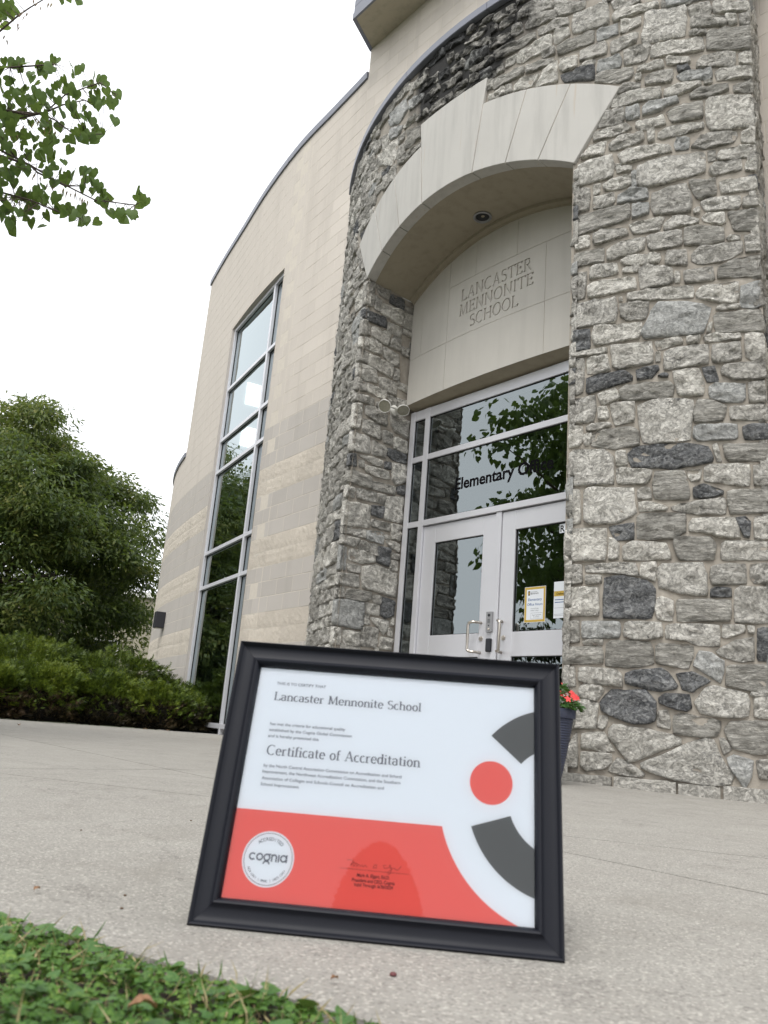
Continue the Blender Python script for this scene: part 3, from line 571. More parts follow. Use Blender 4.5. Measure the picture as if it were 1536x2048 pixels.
def stone_mesh(surf, P):
    f = LR[surf]
    ar = poly_area(P)
    if ar < 0: P = P[::-1]
    flip = surf in ('jamb',)           # s runs towards the viewer's left on these
    n = len(P); per = sum(math.dist(P[i], P[(i+1) % n]) for i in range(n)); step = max(.022, min(.045, per/22))
    Q = []
    for i in range(n):
        a, b = P[i], P[(i+1) % n]; L = math.dist(a, b); m = max(1, round(L/step))
        for j in range(m): Q.append((a[0]+(b[0]-a[0])*j/m, a[1]+(b[1]-a[1])*j/m))
    # soften the corners and roughen the outline
    N = len(Q); Q = [((Q[i-1][0]+14*Q[i][0]+Q[(i+1) % N][0])/16, (Q[i-1][1]+14*Q[i][1]+Q[(i+1) % N][1])/16) for i in range(N)]
    cx, cy = sum(q[0] for q in Q)/N, sum(q[1] for q in Q)/N
    gro = .0055*EXPAND.get(surf, 1)
    O = []
    for i in range(N):      # push the outline out to the visible edge of the joint
        dx, dy = Q[(i+1) % N][0]-Q[i-1][0], Q[(i+1) % N][1]-Q[i-1][1]; L = math.hypot(dx, dy) or 1
        O.append((Q[i][0]+dy/L*gro, Q[i][1]-dx/L*gro))
    Q = O
    seed = random.uniform(0, 99); am = min(.0045, per*.005)
    Q = [(x + am*mnoise.noise(Vector((x*40, y*40, seed)))*1.6, y + am*mnoise.noise(Vector((x*40, y*40, seed+9)))*1.6) for x, y in Q]
    size = math.sqrt(abs(ar)); bulge = random.uniform(-.004, .010)*min(1, size/.2); tilt = (random.uniform(-.05, .05), random.uniform(-.06, .04))
    def H(x, y, r):
        return bulge*r + tilt[0]*(x-cx) + tilt[1]*(y-cy) + .018*mnoise.noise(Vector((x*9, y*17, seed)))*min(1, r*3) + .010*mnoise.cell(Vector((x*22, y*36, seed)))*min(1, r*3)
    vs = []; rings = [(1.0, -.035, 0), (1.0, .007, .0), (1-.0045/max(size, .06)*1.6, .0165, .45), (.80, .017, .65), (.56, .018, .85), (.28, .018, 1.0)]
    for k_, h0, r in rings:
        for x, y in Q:
            X, Y = cx+(x-cx)*k_, cy+(y-cy)*k_
            vs.append(f(X, Y, h0 + (H(X, Y, r) if r else (.5*H(X, Y, .2) if h0 == 0 else 0))))
    vs.append(f(cx, cy, .016 + H(cx, cy, 1.0)))
    fs = []
    for r in range(len(rings)-1):
        for i in range(N): fs.append((r*N+i, r*N+(i+1) % N, (r+1)*N+(i+1) % N, (r+1)*N+i))
    c = len(vs)-1; b = (len(rings)-1)*N
    fs += [(b+i, b+(i+1) % N, c) for i in range(N)]
    # faces must look outward
    a_, b_, c_ = (Vector(vs[j]) for j in fs[-1]); nrm = (b_-a_).cross(c_-a_); out = f(cx, cy, .1)-f(cx, cy, 0)
    if nrm.dot(out) < 0: fs = [q[::-1] for q in fs]
    return vs, fs
def proj(w):
    x, y, z = w[0], w[1], w[2]-CAMH
    yc = y*math.cos(PITCH)+z*math.sin(PITCH); zc = -y*math.sin(PITCH)+z*math.cos(PITCH)
    if yc < .05: return (-9999, -9999)
    u, v = FPX*x/yc, -FPX*zc/yc
    return (u*math.cos(ROLL)-v*math.sin(ROLL)+768, u*math.sin(ROLL)+v*math.cos(ROLL)+1024)
def px_area(pts):
    q = [proj(p) for p in pts]; a = abs(poly_area(q)); cx_ = sum(p[0] for p in q)/len(q); cy_ = sum(p[1] for p in q)/len(q)
    return a if -20 < cx_ < 1556 and -20 < cy_ < 2068 else 0
cand = []
for surf, P, kd in STONES:
    A = px_area([LR[surf](s, z, .02) for s, z in P])
    if surf == 'jamb_right': A = 0
    cx_, cz_ = sum(p[0] for p in P)/len(P), sum(p[1] for p in P)/len(P)
    if surf in ('front', 'jamb') and cz_ < .9 and surf == 'jamb': A *= .1
    cand.append((A, surf, P, kd))
cand.sort(key=lambda c: -c[0])
for A, surf, P, kd in cand[:300]:
    vs, fs = stone_mesh(surf, P)
    link('stone', new_mesh('stone', vs, fs, M[kd], True), ent)
rest = {}; RM = MB(); ridx = []; kinds = 'LMDSGW'
for A, surf, P, kd in cand[300:]:
    vs, fs = stone_mesh(surf, P); RM.add(vs, fs); ridx += [kinds.index(kd)]*len(fs)
link('small_stones', new_mesh('small_stones', RM.v, RM.f, mats=[M[k_] for k_ in kinds], midx=ridx, smooth=True), ent, kind='stuff')

# mortar bed the stones sit in
mb = MB()
def sheet(fn, us, vs_, flip=False):
    P = [fn(u, v) for u in us for v in vs_]; nv = len(vs_)
    F = [(i*nv+j, (i+1)*nv+j, (i+1)*nv+j+1, i*nv+j+1) for i in range(len(us)-1) for j in range(nv-1)]
    mb.add(P, [f[::-1] for f in F] if flip else F)
def rough(h, a, b): return h + .004*mnoise.noise(Vector((a*9, b*9, 2)))
lin = lambda a, b, n: [a+(b-a)*i/n for i in range(n+1)]
A0 = math.asin(1.204/DR)
sheet(lambda s, z: LR['front'](s, z, rough(0, s, z)), lin(S_L, -A0*DR, 16), lin(-.1, 6.40, 60))
sheet(lambda s, z: LR['front'](s, z, rough(0, s, z)), lin(A0*DR, S_R, 16), lin(-.1, 6.40, 60))
def ztop(l): return ACZ + math.sqrt(max(0, INR**2 - l*l)) + .05
nu = 26; us = lin(-A0*DR, A0*DR, nu)
P = []; 
for s in us:
    z0 = ztop(DR*math.sin(s/DR))
    for j in range(21): z = z0 + (6.40-z0)*j/20; P.append(LR['front'](s, z, rough(0, s, z)))
mb.add(P, [(i*21+j, (i+1)*21+j, (i+1)*21+j+1, i*21+j+1) for i in range(nu) for j in range(20)])
sheet(lambda d, z: lat(JS-.022, d, z), [3.40, 3.6, 3.8, 4.0, math.sqrt((DR-.022)**2-1.204**2)], lin(-.1, 4.47, 30), True)
sheet(lambda d, z: lat(-JS+.022, d, z), [3.40, 3.6, 3.8, 4.0, math.sqrt((DR-.022)**2-1.204**2)], lin(-.1, 4.47, 30))
sheet(lambda s, z: LR['return'](s, z, 0), lin(0, RLN, 3), lin(-.1, 6.4, 10))
sheet(lambda d, z: cyl(-R_(35), z, d), lin(3.6, DR-.022, 3), lin(-.1, 6.4, 10))
mb.obj('mortar_bed', M['mortar'], ent, True)
# plinth course at the foot
def strip(a0, a1, z0, z1, r0, r1, n=24, jag=0):
    m_ = MB(); V = []
    for i in range(n+1):
        a = a0+(a1-a0)*i/n; j = jag*mnoise.noise(Vector((i*1.7, z0*9, 3)))
        V += [cyl(a, z0, r0), cyl(a, z0, r1+j), cyl(a, z1+j*.6, r1+j), cyl(a, z1+j*.6, r0)]
    F = [(i*4+k_, i*4+(k_+1) % 4, (i+1)*4+(k_+1) % 4, (i+1)*4+k_) for i in range(n) for k_ in range(4)] + [(3, 2, 1, 0), (n*4, n*4+1, n*4+2, n*4+3)]
    m_.add(V, F); return m_
for a0, a1 in ((A0, A0+.075), (A0+.079, A0+.16), (A0+.163, A0+.215), (A0+.219, R_(33)), (-R_(35), -A0)):
    o = strip(a0, a1, -.05, .075+random.uniform(-.008, .006), DR-.3, DR+.012, 14, .012).obj('plinth_stone', M['M'], ent, True)
    smooth_angle(o, 50)
# metal coping round the top of the bay, in lengths
cuts = [-.62, -.40, -.16, .09, .33, .576]
for a0, a1 in zip(cuts, cuts[1:]):
    m_ = MB(); prof = [(DR-.5, 6.40), (DR+.028, 6.40), (DR+.034, 6.405), (DR+.036, 6.475), (DR+.028, 6.482), (DR-.5, 6.50)]; n = 14; V = []
    for i in range(n+1):
        a = a0+.0006+(a1-a0-.0012)*i/n; V += [cyl(a, z, r) for r, z in prof]
    q = len(prof); F = [(i*q+k_, i*q+(k_+1) % q, (i+1)*q+(k_+1) % q, (i+1)*q+k_) for i in range(n) for k_ in range(q)] + [tuple(range(q))[::-1], tuple(range(n*q, n*q+q))]
    m_.add(V, F); m_.obj('coping', M['coping'], ent)
# roof of the bay
V = [cyl(-.61+1.18*i/20, 6.46, DR-.05) for i in range(21)] + [lat(2.3, 2.9, 6.46), lat(-2.4, 2.9, 6.46)]
obj('roof', V, [tuple(range(len(V)))], M['coping'], ent)

# arch of seven cast stone voussoirs (the keystone rises higher)
ANG = [-.522, -.390, -.2635, -.124, .124, .2635, .390, .522]
for i in range(7):
    a0, a1 = ANG[i]+.0012, ANG[i+1]-.0012; key = i == 3; ro = 3.345 if key else EXR; vs = []; n = 8; m_ = MB()
    th = lambda r, a: (r*math.sin(a), ACZ + r*math.cos(a))
    for dep in (0, 1):
        for j in range(n+1):
            a = a0+(a1-a0)*j/n
            for r in (INR, (INR+ro)/2, ro):
                l, z = th(r, a)
                if key and r == ro: z = ACZ + ro*math.cos(.124) + .012
                D = math.sqrt(DR**2 - l*l)
                vs.append(lat(l, D+.004 if dep == 0 else D-.11, z))
    q = 3; o2 = (n+1)*q; F = []
    for j in range(n):
        for k_ in (0, 1):
            F.append((j*q+k_, j*q+k_+1, (j+1)*q+k_+1, (j+1)*q+k_)); F.append((o2+j*q+k_, o2+(j+1)*q+k_, o2+(j+1)*q+k_+1, o2+j*q+k_+1))
        F.append((j*q, (j+1)*q, o2+(j+1)*q, o2+j*q)); F.append((j*q+2, o2+j*q+2, o2+(j+1)*q+2, (j+1)*q+2))
    for j in (0, n):
        for k_ in (0, 1):
            f_ = (j*q+k_, o2+j*q+k_, o2+j*q+k_+1, j*q+k_+1); F.append(f_ if j == 0 else f_[::-1])
    m_.add(vs, F); o = m_.obj('voussoir', M['cast'], ent)
    bm = bmesh.new(); bm.from_mesh(o.data); bmesh.ops.recalc_face_normals(bm, faces=bm.faces); bm.to_mesh(o.data); bm.free(); smooth_angle(o, 35); bevel(o, .004)
# soffit of the recess behind the arch
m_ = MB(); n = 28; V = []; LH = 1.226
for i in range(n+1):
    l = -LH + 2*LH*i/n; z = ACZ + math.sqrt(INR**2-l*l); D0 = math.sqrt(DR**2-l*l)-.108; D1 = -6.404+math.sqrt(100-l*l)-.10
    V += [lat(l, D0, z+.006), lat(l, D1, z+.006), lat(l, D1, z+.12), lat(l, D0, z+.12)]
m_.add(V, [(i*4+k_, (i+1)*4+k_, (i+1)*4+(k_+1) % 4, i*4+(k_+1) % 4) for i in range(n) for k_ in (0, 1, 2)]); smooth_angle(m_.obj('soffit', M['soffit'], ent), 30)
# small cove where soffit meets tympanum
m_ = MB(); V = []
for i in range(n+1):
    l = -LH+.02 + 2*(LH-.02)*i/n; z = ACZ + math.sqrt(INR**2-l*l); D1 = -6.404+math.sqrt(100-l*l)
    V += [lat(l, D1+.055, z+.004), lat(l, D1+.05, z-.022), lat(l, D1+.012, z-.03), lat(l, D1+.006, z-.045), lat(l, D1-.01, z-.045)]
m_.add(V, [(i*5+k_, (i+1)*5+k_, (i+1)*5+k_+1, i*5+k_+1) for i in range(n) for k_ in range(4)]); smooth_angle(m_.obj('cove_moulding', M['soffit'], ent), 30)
# recessed downlight
l0, z0 = None, None
for dd in [3.9, 3.95, 4.0]: pass
def hit_soffit(px):
    d = ray(px); best = None
    for k_ in range(2000):
        s = 4 + k_*.003; X = d*s; z = X[2]+CAMH; p = X[:2]-DC; l = p@DT
        if abs(l) < 1.3 and z > ACZ + math.sqrt(INR**2-l*l): return l, p@DN, z
dl_l, dl_d, dl_z = hit_soffit((965, 434))
up = Vector((DT[0]*dl_l/INR, DT[1]*dl_l/INR, math.sqrt(1-(dl_l/INR)**2)))
c0 = lat(dl_l, dl_d, dl_z)
m_ = MB(); m_.lathe(c0 - up*.004, [(.082, .006), (.085, -.004), (.070, -.008), (.064, 0.0), (.060, .006)], 28, up)
dlt = smooth_angle(m_.obj('downlight', M['grey_plastic'], ent), 40)
m_ = MB(); m_.lathe(c0, [(.061, -.001), (.05, .0035), (.001, .0045)], 24, up); link('lens', new_mesh('lens', m_.v, m_.f, M['black_plastic'], True), dlt)

# tympanum panels, a shallow curve; the middle one carries cut lettering
def tym(l, z, e=0): return lat(l, -6.404+math.sqrt(100-l*l)+e, z)
def panel_mesh(a0, a1, zb, zt, n=None, thick=.10):
    n = n or max(2, int((a1-a0)/.05)); V = []
    for i in range(n+1):
        l = a0+(a1-a0)*i/n; zz = ACZ+math.sqrt(INR**2-min(l*l, 1.5))-.012 if zt is None else zt
        V += [tym(l, zb), tym(l, zz), tym(l, zz, -thick), tym(l, zb, -thick)]
    F = [(i*4+k_, i*4+(k_+1) % 4, (i+1)*4+(k_+1) % 4, (i+1)*4+k_) for i in range(n) for k_ in range(4)] + [(3, 2, 1, 0), (n*4, n*4+1, n*4+2, n*4+3)]
    me = new_mesh('limestone_panel', V, F, M['panel']); bm = bmesh.new(); bm.from_mesh(me); bmesh.ops.recalc_face_normals(bm, faces=bm.faces); bm.to_mesh(me); bm.free()
    return me
g_ = .0022; TE = 1.203
PZ = (3.327, 3.813, 4.385)
J1, J2, TYJ0, TYJ3, TYJ4 = -.640, .528, -1.033, -.283, .216
panels = []
for a0, a1, zb, zt in [(-TE, J1, PZ[0], PZ[1]), (J1, J2, PZ[0], PZ[1]), (J2, TE, PZ[0], PZ[1]),
                       (-TE, TYJ0, PZ[1], None), (TYJ0, J1, PZ[1], None), (J1, J2, PZ[1], PZ[2]), (J2, TE, PZ[1], PZ[2]),
                       (J1, TYJ3, PZ[2], None), (TYJ3, TYJ4, PZ[2], None), (TYJ4, TE, PZ[2], None)]:
    o = link('limestone_panel', panel_mesh(a0+g_, a1-g_, zb+.002, None if zt is None else zt-.002), ent); panels.append(o)
def crown_z(l): return ACZ+math.sqrt(INR**2-l*l)-.012
for l, zb, zt in ((J1, PZ[0], PZ[2]), (J2, PZ[0], PZ[2]), (TYJ0, PZ[1], crown_z(TYJ0)), (J1, PZ[2], crown_z(J1)), (TYJ3, PZ[2], crown_z(TYJ3)), (TYJ4, PZ[2], crown_z(TYJ4))):
    obj('pointing', [tym(l-.004, zb+.004, -.004), tym(l+.004, zb+.004, -.004), tym(l+.004, zt, -.004), tym(l-.004, zt, -.004)], [(0, 1, 2, 3)], M['point'], ent)
for z, l0, l1 in ((PZ[1], -TE, TE), (PZ[2], J1, TE)):
    m_ = MB()
    for i in range(24):
        a0, a1 = l0+(l1-l0)*i/24, l0+(l1-l0)*(i+1)/24; m_.add([tym(a0, z-.004, -.0044), tym(a1, z-.004, -.0044), tym(a1, z+.004, -.0044), tym(a0, z+.004, -.0044)], [(0, 1, 2, 3)])
    m_.obj('pointing', M['point'], ent)
for an in ANG[1:-1]:      # pointing between the voussoirs
    m_ = MB()
    for r0, r1 in ((INR, 2.78), (2.78, EXR-.004)):
        P4 = [((r_*math.sin(an)+d_*math.cos(an)), ACZ+r_*math.cos(an)-d_*math.sin(an)) for r_, d_ in ((r0, -.005), (r0, .005), (r1, .005), (r1, -.005))]
        m_.add([lat(l, math.sqrt(DR**2-l*l)-.003, z) for l, z in P4], [(0, 1, 2, 3)])
    m_.obj('pointing', M['point'], ent)
V = []
for i in range(21): l = -1.2+2.4*i/20; V += [tym(l, 3.329, -.004), lat(l, 3.36, 3.272), lat(l, 3.36, 3.6)]
obj('lintel_soffit', V, [(i*3+k_, i*3+k_+1, (i+1)*3+k_+1, (i+1)*3+k_) for i in range(20) for k_ in (0, 1)], M['soffit'], ent)

# serif stroke letters (unit height), thick verticals and thin horizontals
def arcp(cx, cy, rx, ry, a0, a1, n=14): return [(cx+rx*math.cos(R_(a0+(a1-a0)*i/n)), cy+ry*math.sin(R_(a0+(a1-a0)*i/n))) for i in range(n+1)]
TK, TN = .155, .060
GL = {
 'L': (.66, [[(.14, 0), (.14, 1)], [(.14, .03), (.6, .03)], [(.60, .0), (.60, .2)]], [(.02, .28, 1), (.02, .3, 0)]),
 'A': (.82, [[(.40, 1), (.72, 0)], [(.40, 1), (.10, 0)], [(.2, .34), (.60, .34)]], [(0, .24, 0), (.58, .86, 0)]),
 'N': (.86, [[(.14, 0), (.14, 1)], [(.12, 1), (.72, 0)], [(.72, 0), (.72, 1)]], [(.0, .26, 0), (0, .2, 1), (.6, .84, 1)]),
 'C': (.80, [arcp(.44, .5, .38, .5, 50, 310)], []),
 'S': (.58, [arcp(.28, .75, .22, .23, 40, 250, 10)+arcp(.28, .26, .24, .26, 80, -150, 10)], []),
 'T': (.72, [[(.36, 0), (.36, 1)], [(.03, .97), (.69, .97)], [(.03, .82), (.03, 1)], [(.69, .82), (.69, 1)]], [(.22, .50, 0)]),
 'E': (.66, [[(.14, 0), (.14, 1)], [(.14, .03), (.58, .03)], [(.14, .52), (.46, .52)], [(.14, .97), (.56, .97)], [(.58, .0), (.58, .18)], [(.56, .82), (.56, 1)], [(.46, .42), (.46, .62)]], [(.0, .2, 0), (0, .2, 1)]),
 'R': (.76, [[(.14, 0), (.14, 1)], [(.14, .97), (.36, .97)]+arcp(.36, .745, .2, .225, 90, -90, 10)+[(.14, .52)], [(.34, .52), (.68, 0)]], [(0, .28, 0), (0, .2, 1), (.6, .78, 0)]),
 'M': (1.0, [[(.14, 0), (.18, 1)], [(.18, 1), (.48, .05)], [(.48, .05), (.78, 1)], [(.80, 1), (.86, 0)]], [(.0, .26, 0), (.04, .2, 1), (.76, .92, 1), (.72, 1.0, 0)]),
 'O': (.90, [arcp(.44, .5, .38, .5, 0, 360, 24)], []),
 'I': (.34, [[(.16, 0), (.16, 1)]], [(.02, .30, 0), (.02, .30, 1)]),
 'H': (.88, [[(.14, 0), (.14, 1)], [(.74, 0), (.74, 1)], [(.14, .52), (.74, .52)]], [(0, .28, 0), (0, .28, 1), (.60, .88, 0), (.6, .88, 1)]),
 # lower case, x-height .66
 'a': (.56, [arcp(.24, .48, .19, .18, 160, 10, 8)+[(.43, .08), (.5, .03)], arcp(.24, .19, .17, .19, 60, 320, 10)], []),
 'n': (.62, [[(.12, 0), (.12, .62)], arcp(.31, .44, .19, .20, 160, 0, 8)+[(.50, 0)]], [(.02, .24, 0), (.40, .62, 0), (.02, .12, .62)]),
 'c': (.50, [arcp(.28, .33, .22, .33, 55, 310, 12)], []),
 's': (.44, [arcp(.21, .49, .15, .155, 40, 250, 8)+arcp(.21, .18, .17, .18, 80, -150, 8)], []),
 't': (.38, [[(.16, .85), (.16, .12), (.22, .03), (.34, .05)], [(.03, .64), (.33, .64)]], []),
 'e': (.55, [[(.08, .36), (.47, .36)], arcp(.28, .33, .21, .33, 5, 318, 16)], []),
 'r': (.44, [[(.12, 0), (.12, .62)], arcp(.30, .44, .18, .19, 160, 60, 6)], [(.02, .26, 0), (.02, .12, .62)]),
 'o': (.58, [arcp(.29, .33, .21, .33, 0, 360, 20)], []),
 'i': (.28, [[(.13, 0), (.13, .62)], [(.13, .84), (.13, .93)]], [(.02, .25, 0), (.02, .13, .62)]),
 'h': (.62, [[(.12, 0), (.12, 1)], arcp(.31, .44, .19, .20, 160, 0, 8)+[(.50, 0)]], [(.02, .24, 0), (.40, .62, 0), (.02, .12, 1)]),
 'l': (.28, [[(.13, 0), (.13, 1)]], [(.02, .25, 0), (.02, .13, 1)]),
 'f': (.36, [[(.14, 0), (.14, .80)]+arcp(.28, .80, .14, .18, 180, 60, 6), [(.03, .63), (.32, .63)]], [(.03, .27, 0)]),
 'd': (.60, [arcp(.27, .33, .2, .33, 0, 360, 18), [(.47, 1), (.47, 0)]], [(.36, .47, 1), (.47, .56, 0)]),
}
def serif_text(txt, track=.04, tk=TK, tn=TN):
    quads = []; x = 0
    def stroke(pts, ox):
        for i in range(len(pts)-1):
            (x0, y0), (x1, y1) = pts[i], pts[i+1]; dx, dy = x1-x0, y1-y0; L = math.hypot(dx, dy)
            if L < 1e-6: continue
            w = (tn + (tk-tn)*abs(dy/L)**1.3)/2; nx, ny = -dy/L*w, dx/L*w
            if w > tk*.4 and dx != 0 and dy/dx > 0 and len(pts) == 2 and abs(dy/dx) < 8: nx, ny = nx*.5, ny*.5
            e = .012/L; X0, Y0, X1, Y1 = x0-dx*e, y0-dy*e, x1+dx*e, y1+dy*e
            quads.append([(ox+X0+nx, Y0+ny), (ox+X0-nx, Y0-ny), (ox+X1-nx, Y1-ny), (ox+X1+nx, Y1+ny)])
    for ch in txt:
        if ch == ' ': x += .38; continue
        adv, st, se = GL[ch]
        for s_ in st: stroke(s_, x)
        for a, b, y in se:
            if ch.islower(): a, b = a-.03, b+.03
            y_ = y if y == 0 else y-tn
            quads.append([(x+a, y_), (x+b, y_), (x+b, y_+tn), (x+a, y_+tn)])
        x += adv + track
    return quads, x - track
# cut the three lines into the middle panel
mid = panels[5]
cutm = MB()
for txt, am, w, zb, hh in (('LANCASTER', -.040, .845, 4.175, .122), ('MENNONITE', -.035, .885, 4.022, .118), ('SCHOOL', -.040, .575, 3.868, .118)):
    qs, W_ = serif_text(txt, .07); sx = w/W_
    for q in qs:
        c3 = lambda p, dr: tym(am + p[0]*sx - w/2, zb + p[1]*hh, dr)
        jz = random.uniform(0, .0008)
        vs = [c3(p, .012) for p in q] + [c3(p, -.013-jz) for p in q]
        cutm.add(vs, [(0, 1, 2, 3), (7, 6, 5, 4), (0, 4, 5, 1), (1, 5, 6, 2), (2, 6, 7, 3), (3, 7, 4, 0)])
bm = bmesh.new(); tmp = new_mesh('letters', cutm.v, cutm.f); bm.from_mesh(tmp); bmesh.ops.recalc_face_normals(bm, faces=bm.faces); bm.to_mesh(tmp); bm.free()
co = bpy.data.objects.new('letters', tmp); COL.objects.link(co)
ok = False
try:
    bo = mid.modifiers.new('cut', 'BOOLEAN'); bo.operation = 'DIFFERENCE'; bo.solver = 'EXACT'; bo.use_self = True; bo.object = co
    # bring the cutter into the same frame
    bpy.context.view_layer.update()
    dg = bpy.context.evaluated_depsgraph_get(); res_ = bpy.data.meshes.new_from_object(mid.evaluated_get(dg))
    if len(res_.polygons) > 400:
        mid.modifiers.remove(bo); mid.data = res_; ok = True
except Exception as ex: print('bool', ex)
print('LETTERS CUT', ok, len(mid.data.polygons))
bpy.data.objects.remove(co)
if not ok: mid.modifiers.clear()
# ------------------------------------------------------------------ glazed entrance (aluminium frame, two doors)
gl = thing('glazed_entrance', 'silver aluminium framed glass entrance with double doors under the carved panel', 'entrance doors', lat(0, DD, 0))
ax_l = Vector((DT[0], DT[1], 0)); ax_n = Vector((DN[0], DN[1], 0)); ax_z = Vector((0, 0, 1))
def fbox(l0, l1, z0, z1, d0, d1, name, mat, parent, bev=.003):
    m_ = MB(); m_.box(lat(l0, DD+d0, z0), ax_l*(l1-l0), ax_n*(d1-d0), ax_z*(z1-z0)); o = m_.obj(name, mat, parent)
    bm = bmesh.new(); bm.from_mesh(o.data); bmesh.ops.recalc_face_normals(bm, faces=bm.faces); bm.to_mesh(o.data); bm.free()
    if bev: bevel(o, bev, 2)
    return o
GZ0 = .04
# verticals and bars of the fixed frame
for l0, l1 in ((-1.195, -1.135), (-.985, -.925), (.925, .985), (1.135, 1.195)): fbox(l0, l1, GZ0-.03, 3.27, -.12, 0, 'mullion', M['alu'], gl)
for z0, z1 in ((2.085, 2.14), (2.735, 2.79), (3.17, 3.268)):
    for l0, l1 in ((-1.134, -.986), (-.924, .924), (.986, 1.134)): fbox(l0, l1, z0, z1, -.118, -.002, 'transom_bar', M['alu'], gl)
for l0, l1 in ((-1.134, -.986), (.986, 1.134)): fbox(l0, l1, GZ0-.03, .16, -.118, -.002, 'transom_bar', M['alu'], gl)
fbox(-.03, .03, GZ0, 2.084, -.118, -.012, 'mullion', M['alu'], gl)
def pane(l0, l1, z0, z1, d, parent, name='pane'):
    g = .006; fbox(l0-.004, l1+.004, z0-.004, z1+.004, d-.004, d+.004, 'gasket', M['gasket'], parent, 0) if False else None
    m_ = MB()
    for a0, a1, b0, b1 in ((l0, l0+g, z0, z1), (l1-g, l1, z0, z1), (l0+g, l1-g, z0, z0+g), (l0+g, l1-g, z1-g, z1)):
        m_.box(lat(a0, DD+d-.006, b0), ax_l*(a1-a0), ax_n*.014, ax_z*(b1-b0))
    go = m_.obj('gasket', M['gasket'], parent)
    V = [lat(l0+g, DD+d, z0+g), lat(l1-g, DD+d, z0+g), lat(l1-g, DD+d, z1-g), lat(l0+g, DD+d, z1-g), lat(l0+g, DD+d-.006, z0+g), lat(l1-g, DD+d-.006, z0+g), lat(l1-g, DD+d-.006, z1-g), lat(l0+g, DD+d-.006, z1-g)]
    po = obj(name, V, [(0, 1, 2, 3)], M['glass'], parent)
    return po
for z0, z1 in ((2.14, 2.735), (2.79, 3.17)): pane(-.924, .924, z0, z1, -.022, gl)
for l0, l1 in ((-1.134, -.986), (.986, 1.134)):
    for z0, z1 in ((.16, 2.085), (2.14, 2.735), (2.79, 3.17)): pane(l0, l1, z0, z1, -.022, gl)
# doors
for s in (-1, 1):
    L0, L1 = (.034, .920)
    x = lambda a, b: (a*s, b*s) if s > 0 else (b*s, a*s)
    d = obj('door', [], [], M['alu'], gl); m_ = MB()
    for a, b, z0, z1 in ((L0, .178, .055, 2.075), (.766, L1, .055, 2.075), (.178, .766, 1.91, 2.075), (.178, .766, .872, 1.066), (.178, .766, .055, .30)):
        a_, b_ = x(a, b); m_.box(lat(a_, DD-.072, z0), ax_l*(b_-a_), ax_n*.048, ax_z*(z1-z0))
    bpy.data.meshes.remove(d.data) if False else None
    me = new_mesh('door', m_.v, m_.f, M['alu']); bm = bmesh.new(); bm.from_mesh(me); bmesh.ops.recalc_face_normals(bm, faces=bm.faces); bm.to_mesh(me); bm.free(); d.data = me; bevel(d, .003)
    a_, b_ = x(.178, .766); pane(a_, b_, 1.066, 1.91, -.045, d); pane(a_, b_, .30, .872, -.045, d)
    hl = .283 if s < 0 else .135
    # pull handle
    hx = (-.215 if s < 0 else .128); zt, zb = 1.150, .905; bow = -.07 if s < 0 else 0
    foot = (-.150 if s < 0 else .078)
    P_ = [lat(foot, DD-.024, zt), lat(foot + (hx-foot)*.1, DD+.03, zt)]
    for q in range(6): t = q/5*math.pi/2; P_.append(lat(foot+(hx-foot)*(.35+.65*math.sin(t)), DD+.055+.012*math.sin(t), zt-.022*(1-math.cos(t))))
    for q in range(6): t = (1-q/5)*math.pi/2; P_.append(lat(foot+(hx-foot)*(.35+.65*math.sin(t)), DD+.055+.012*math.sin(t), zb+.022*(1-math.cos(t))))
    P_ += [lat(foot+(hx-foot)*.1, DD+.03, zb), lat(foot, DD-.024, zb)]
    m_ = MB(); m_.tube(P_, .0115, 10); h = m_.obj('pull_handle', M['steel'], d, True)
    lx = -.147 if s < 0 else .093
    m_ = MB(); m_.lathe(lat(lx, DD-.024, 1.02), [(.001, .014), (.011, .014), (.012, .010), (.019, .009), (.021, 0)], 20, ax_n); lk = smooth_angle(m_.obj('lock_cylinder', M['steel'], d), 35)
    m_ = MB(); m_.box(lat(lx-.0015, DD-.0105, 1.012), ax_l*.003, ax_n*.002, ax_z*.016); ks = m_.obj('keyhole', M['black_plastic'], d)
fbox(-1.13, 1.13, GZ0-.045, GZ0+.008, -.14, .04, 'threshold', M['alu'], gl)
# hinge-side shadow gap is the real gap between leaf and frame

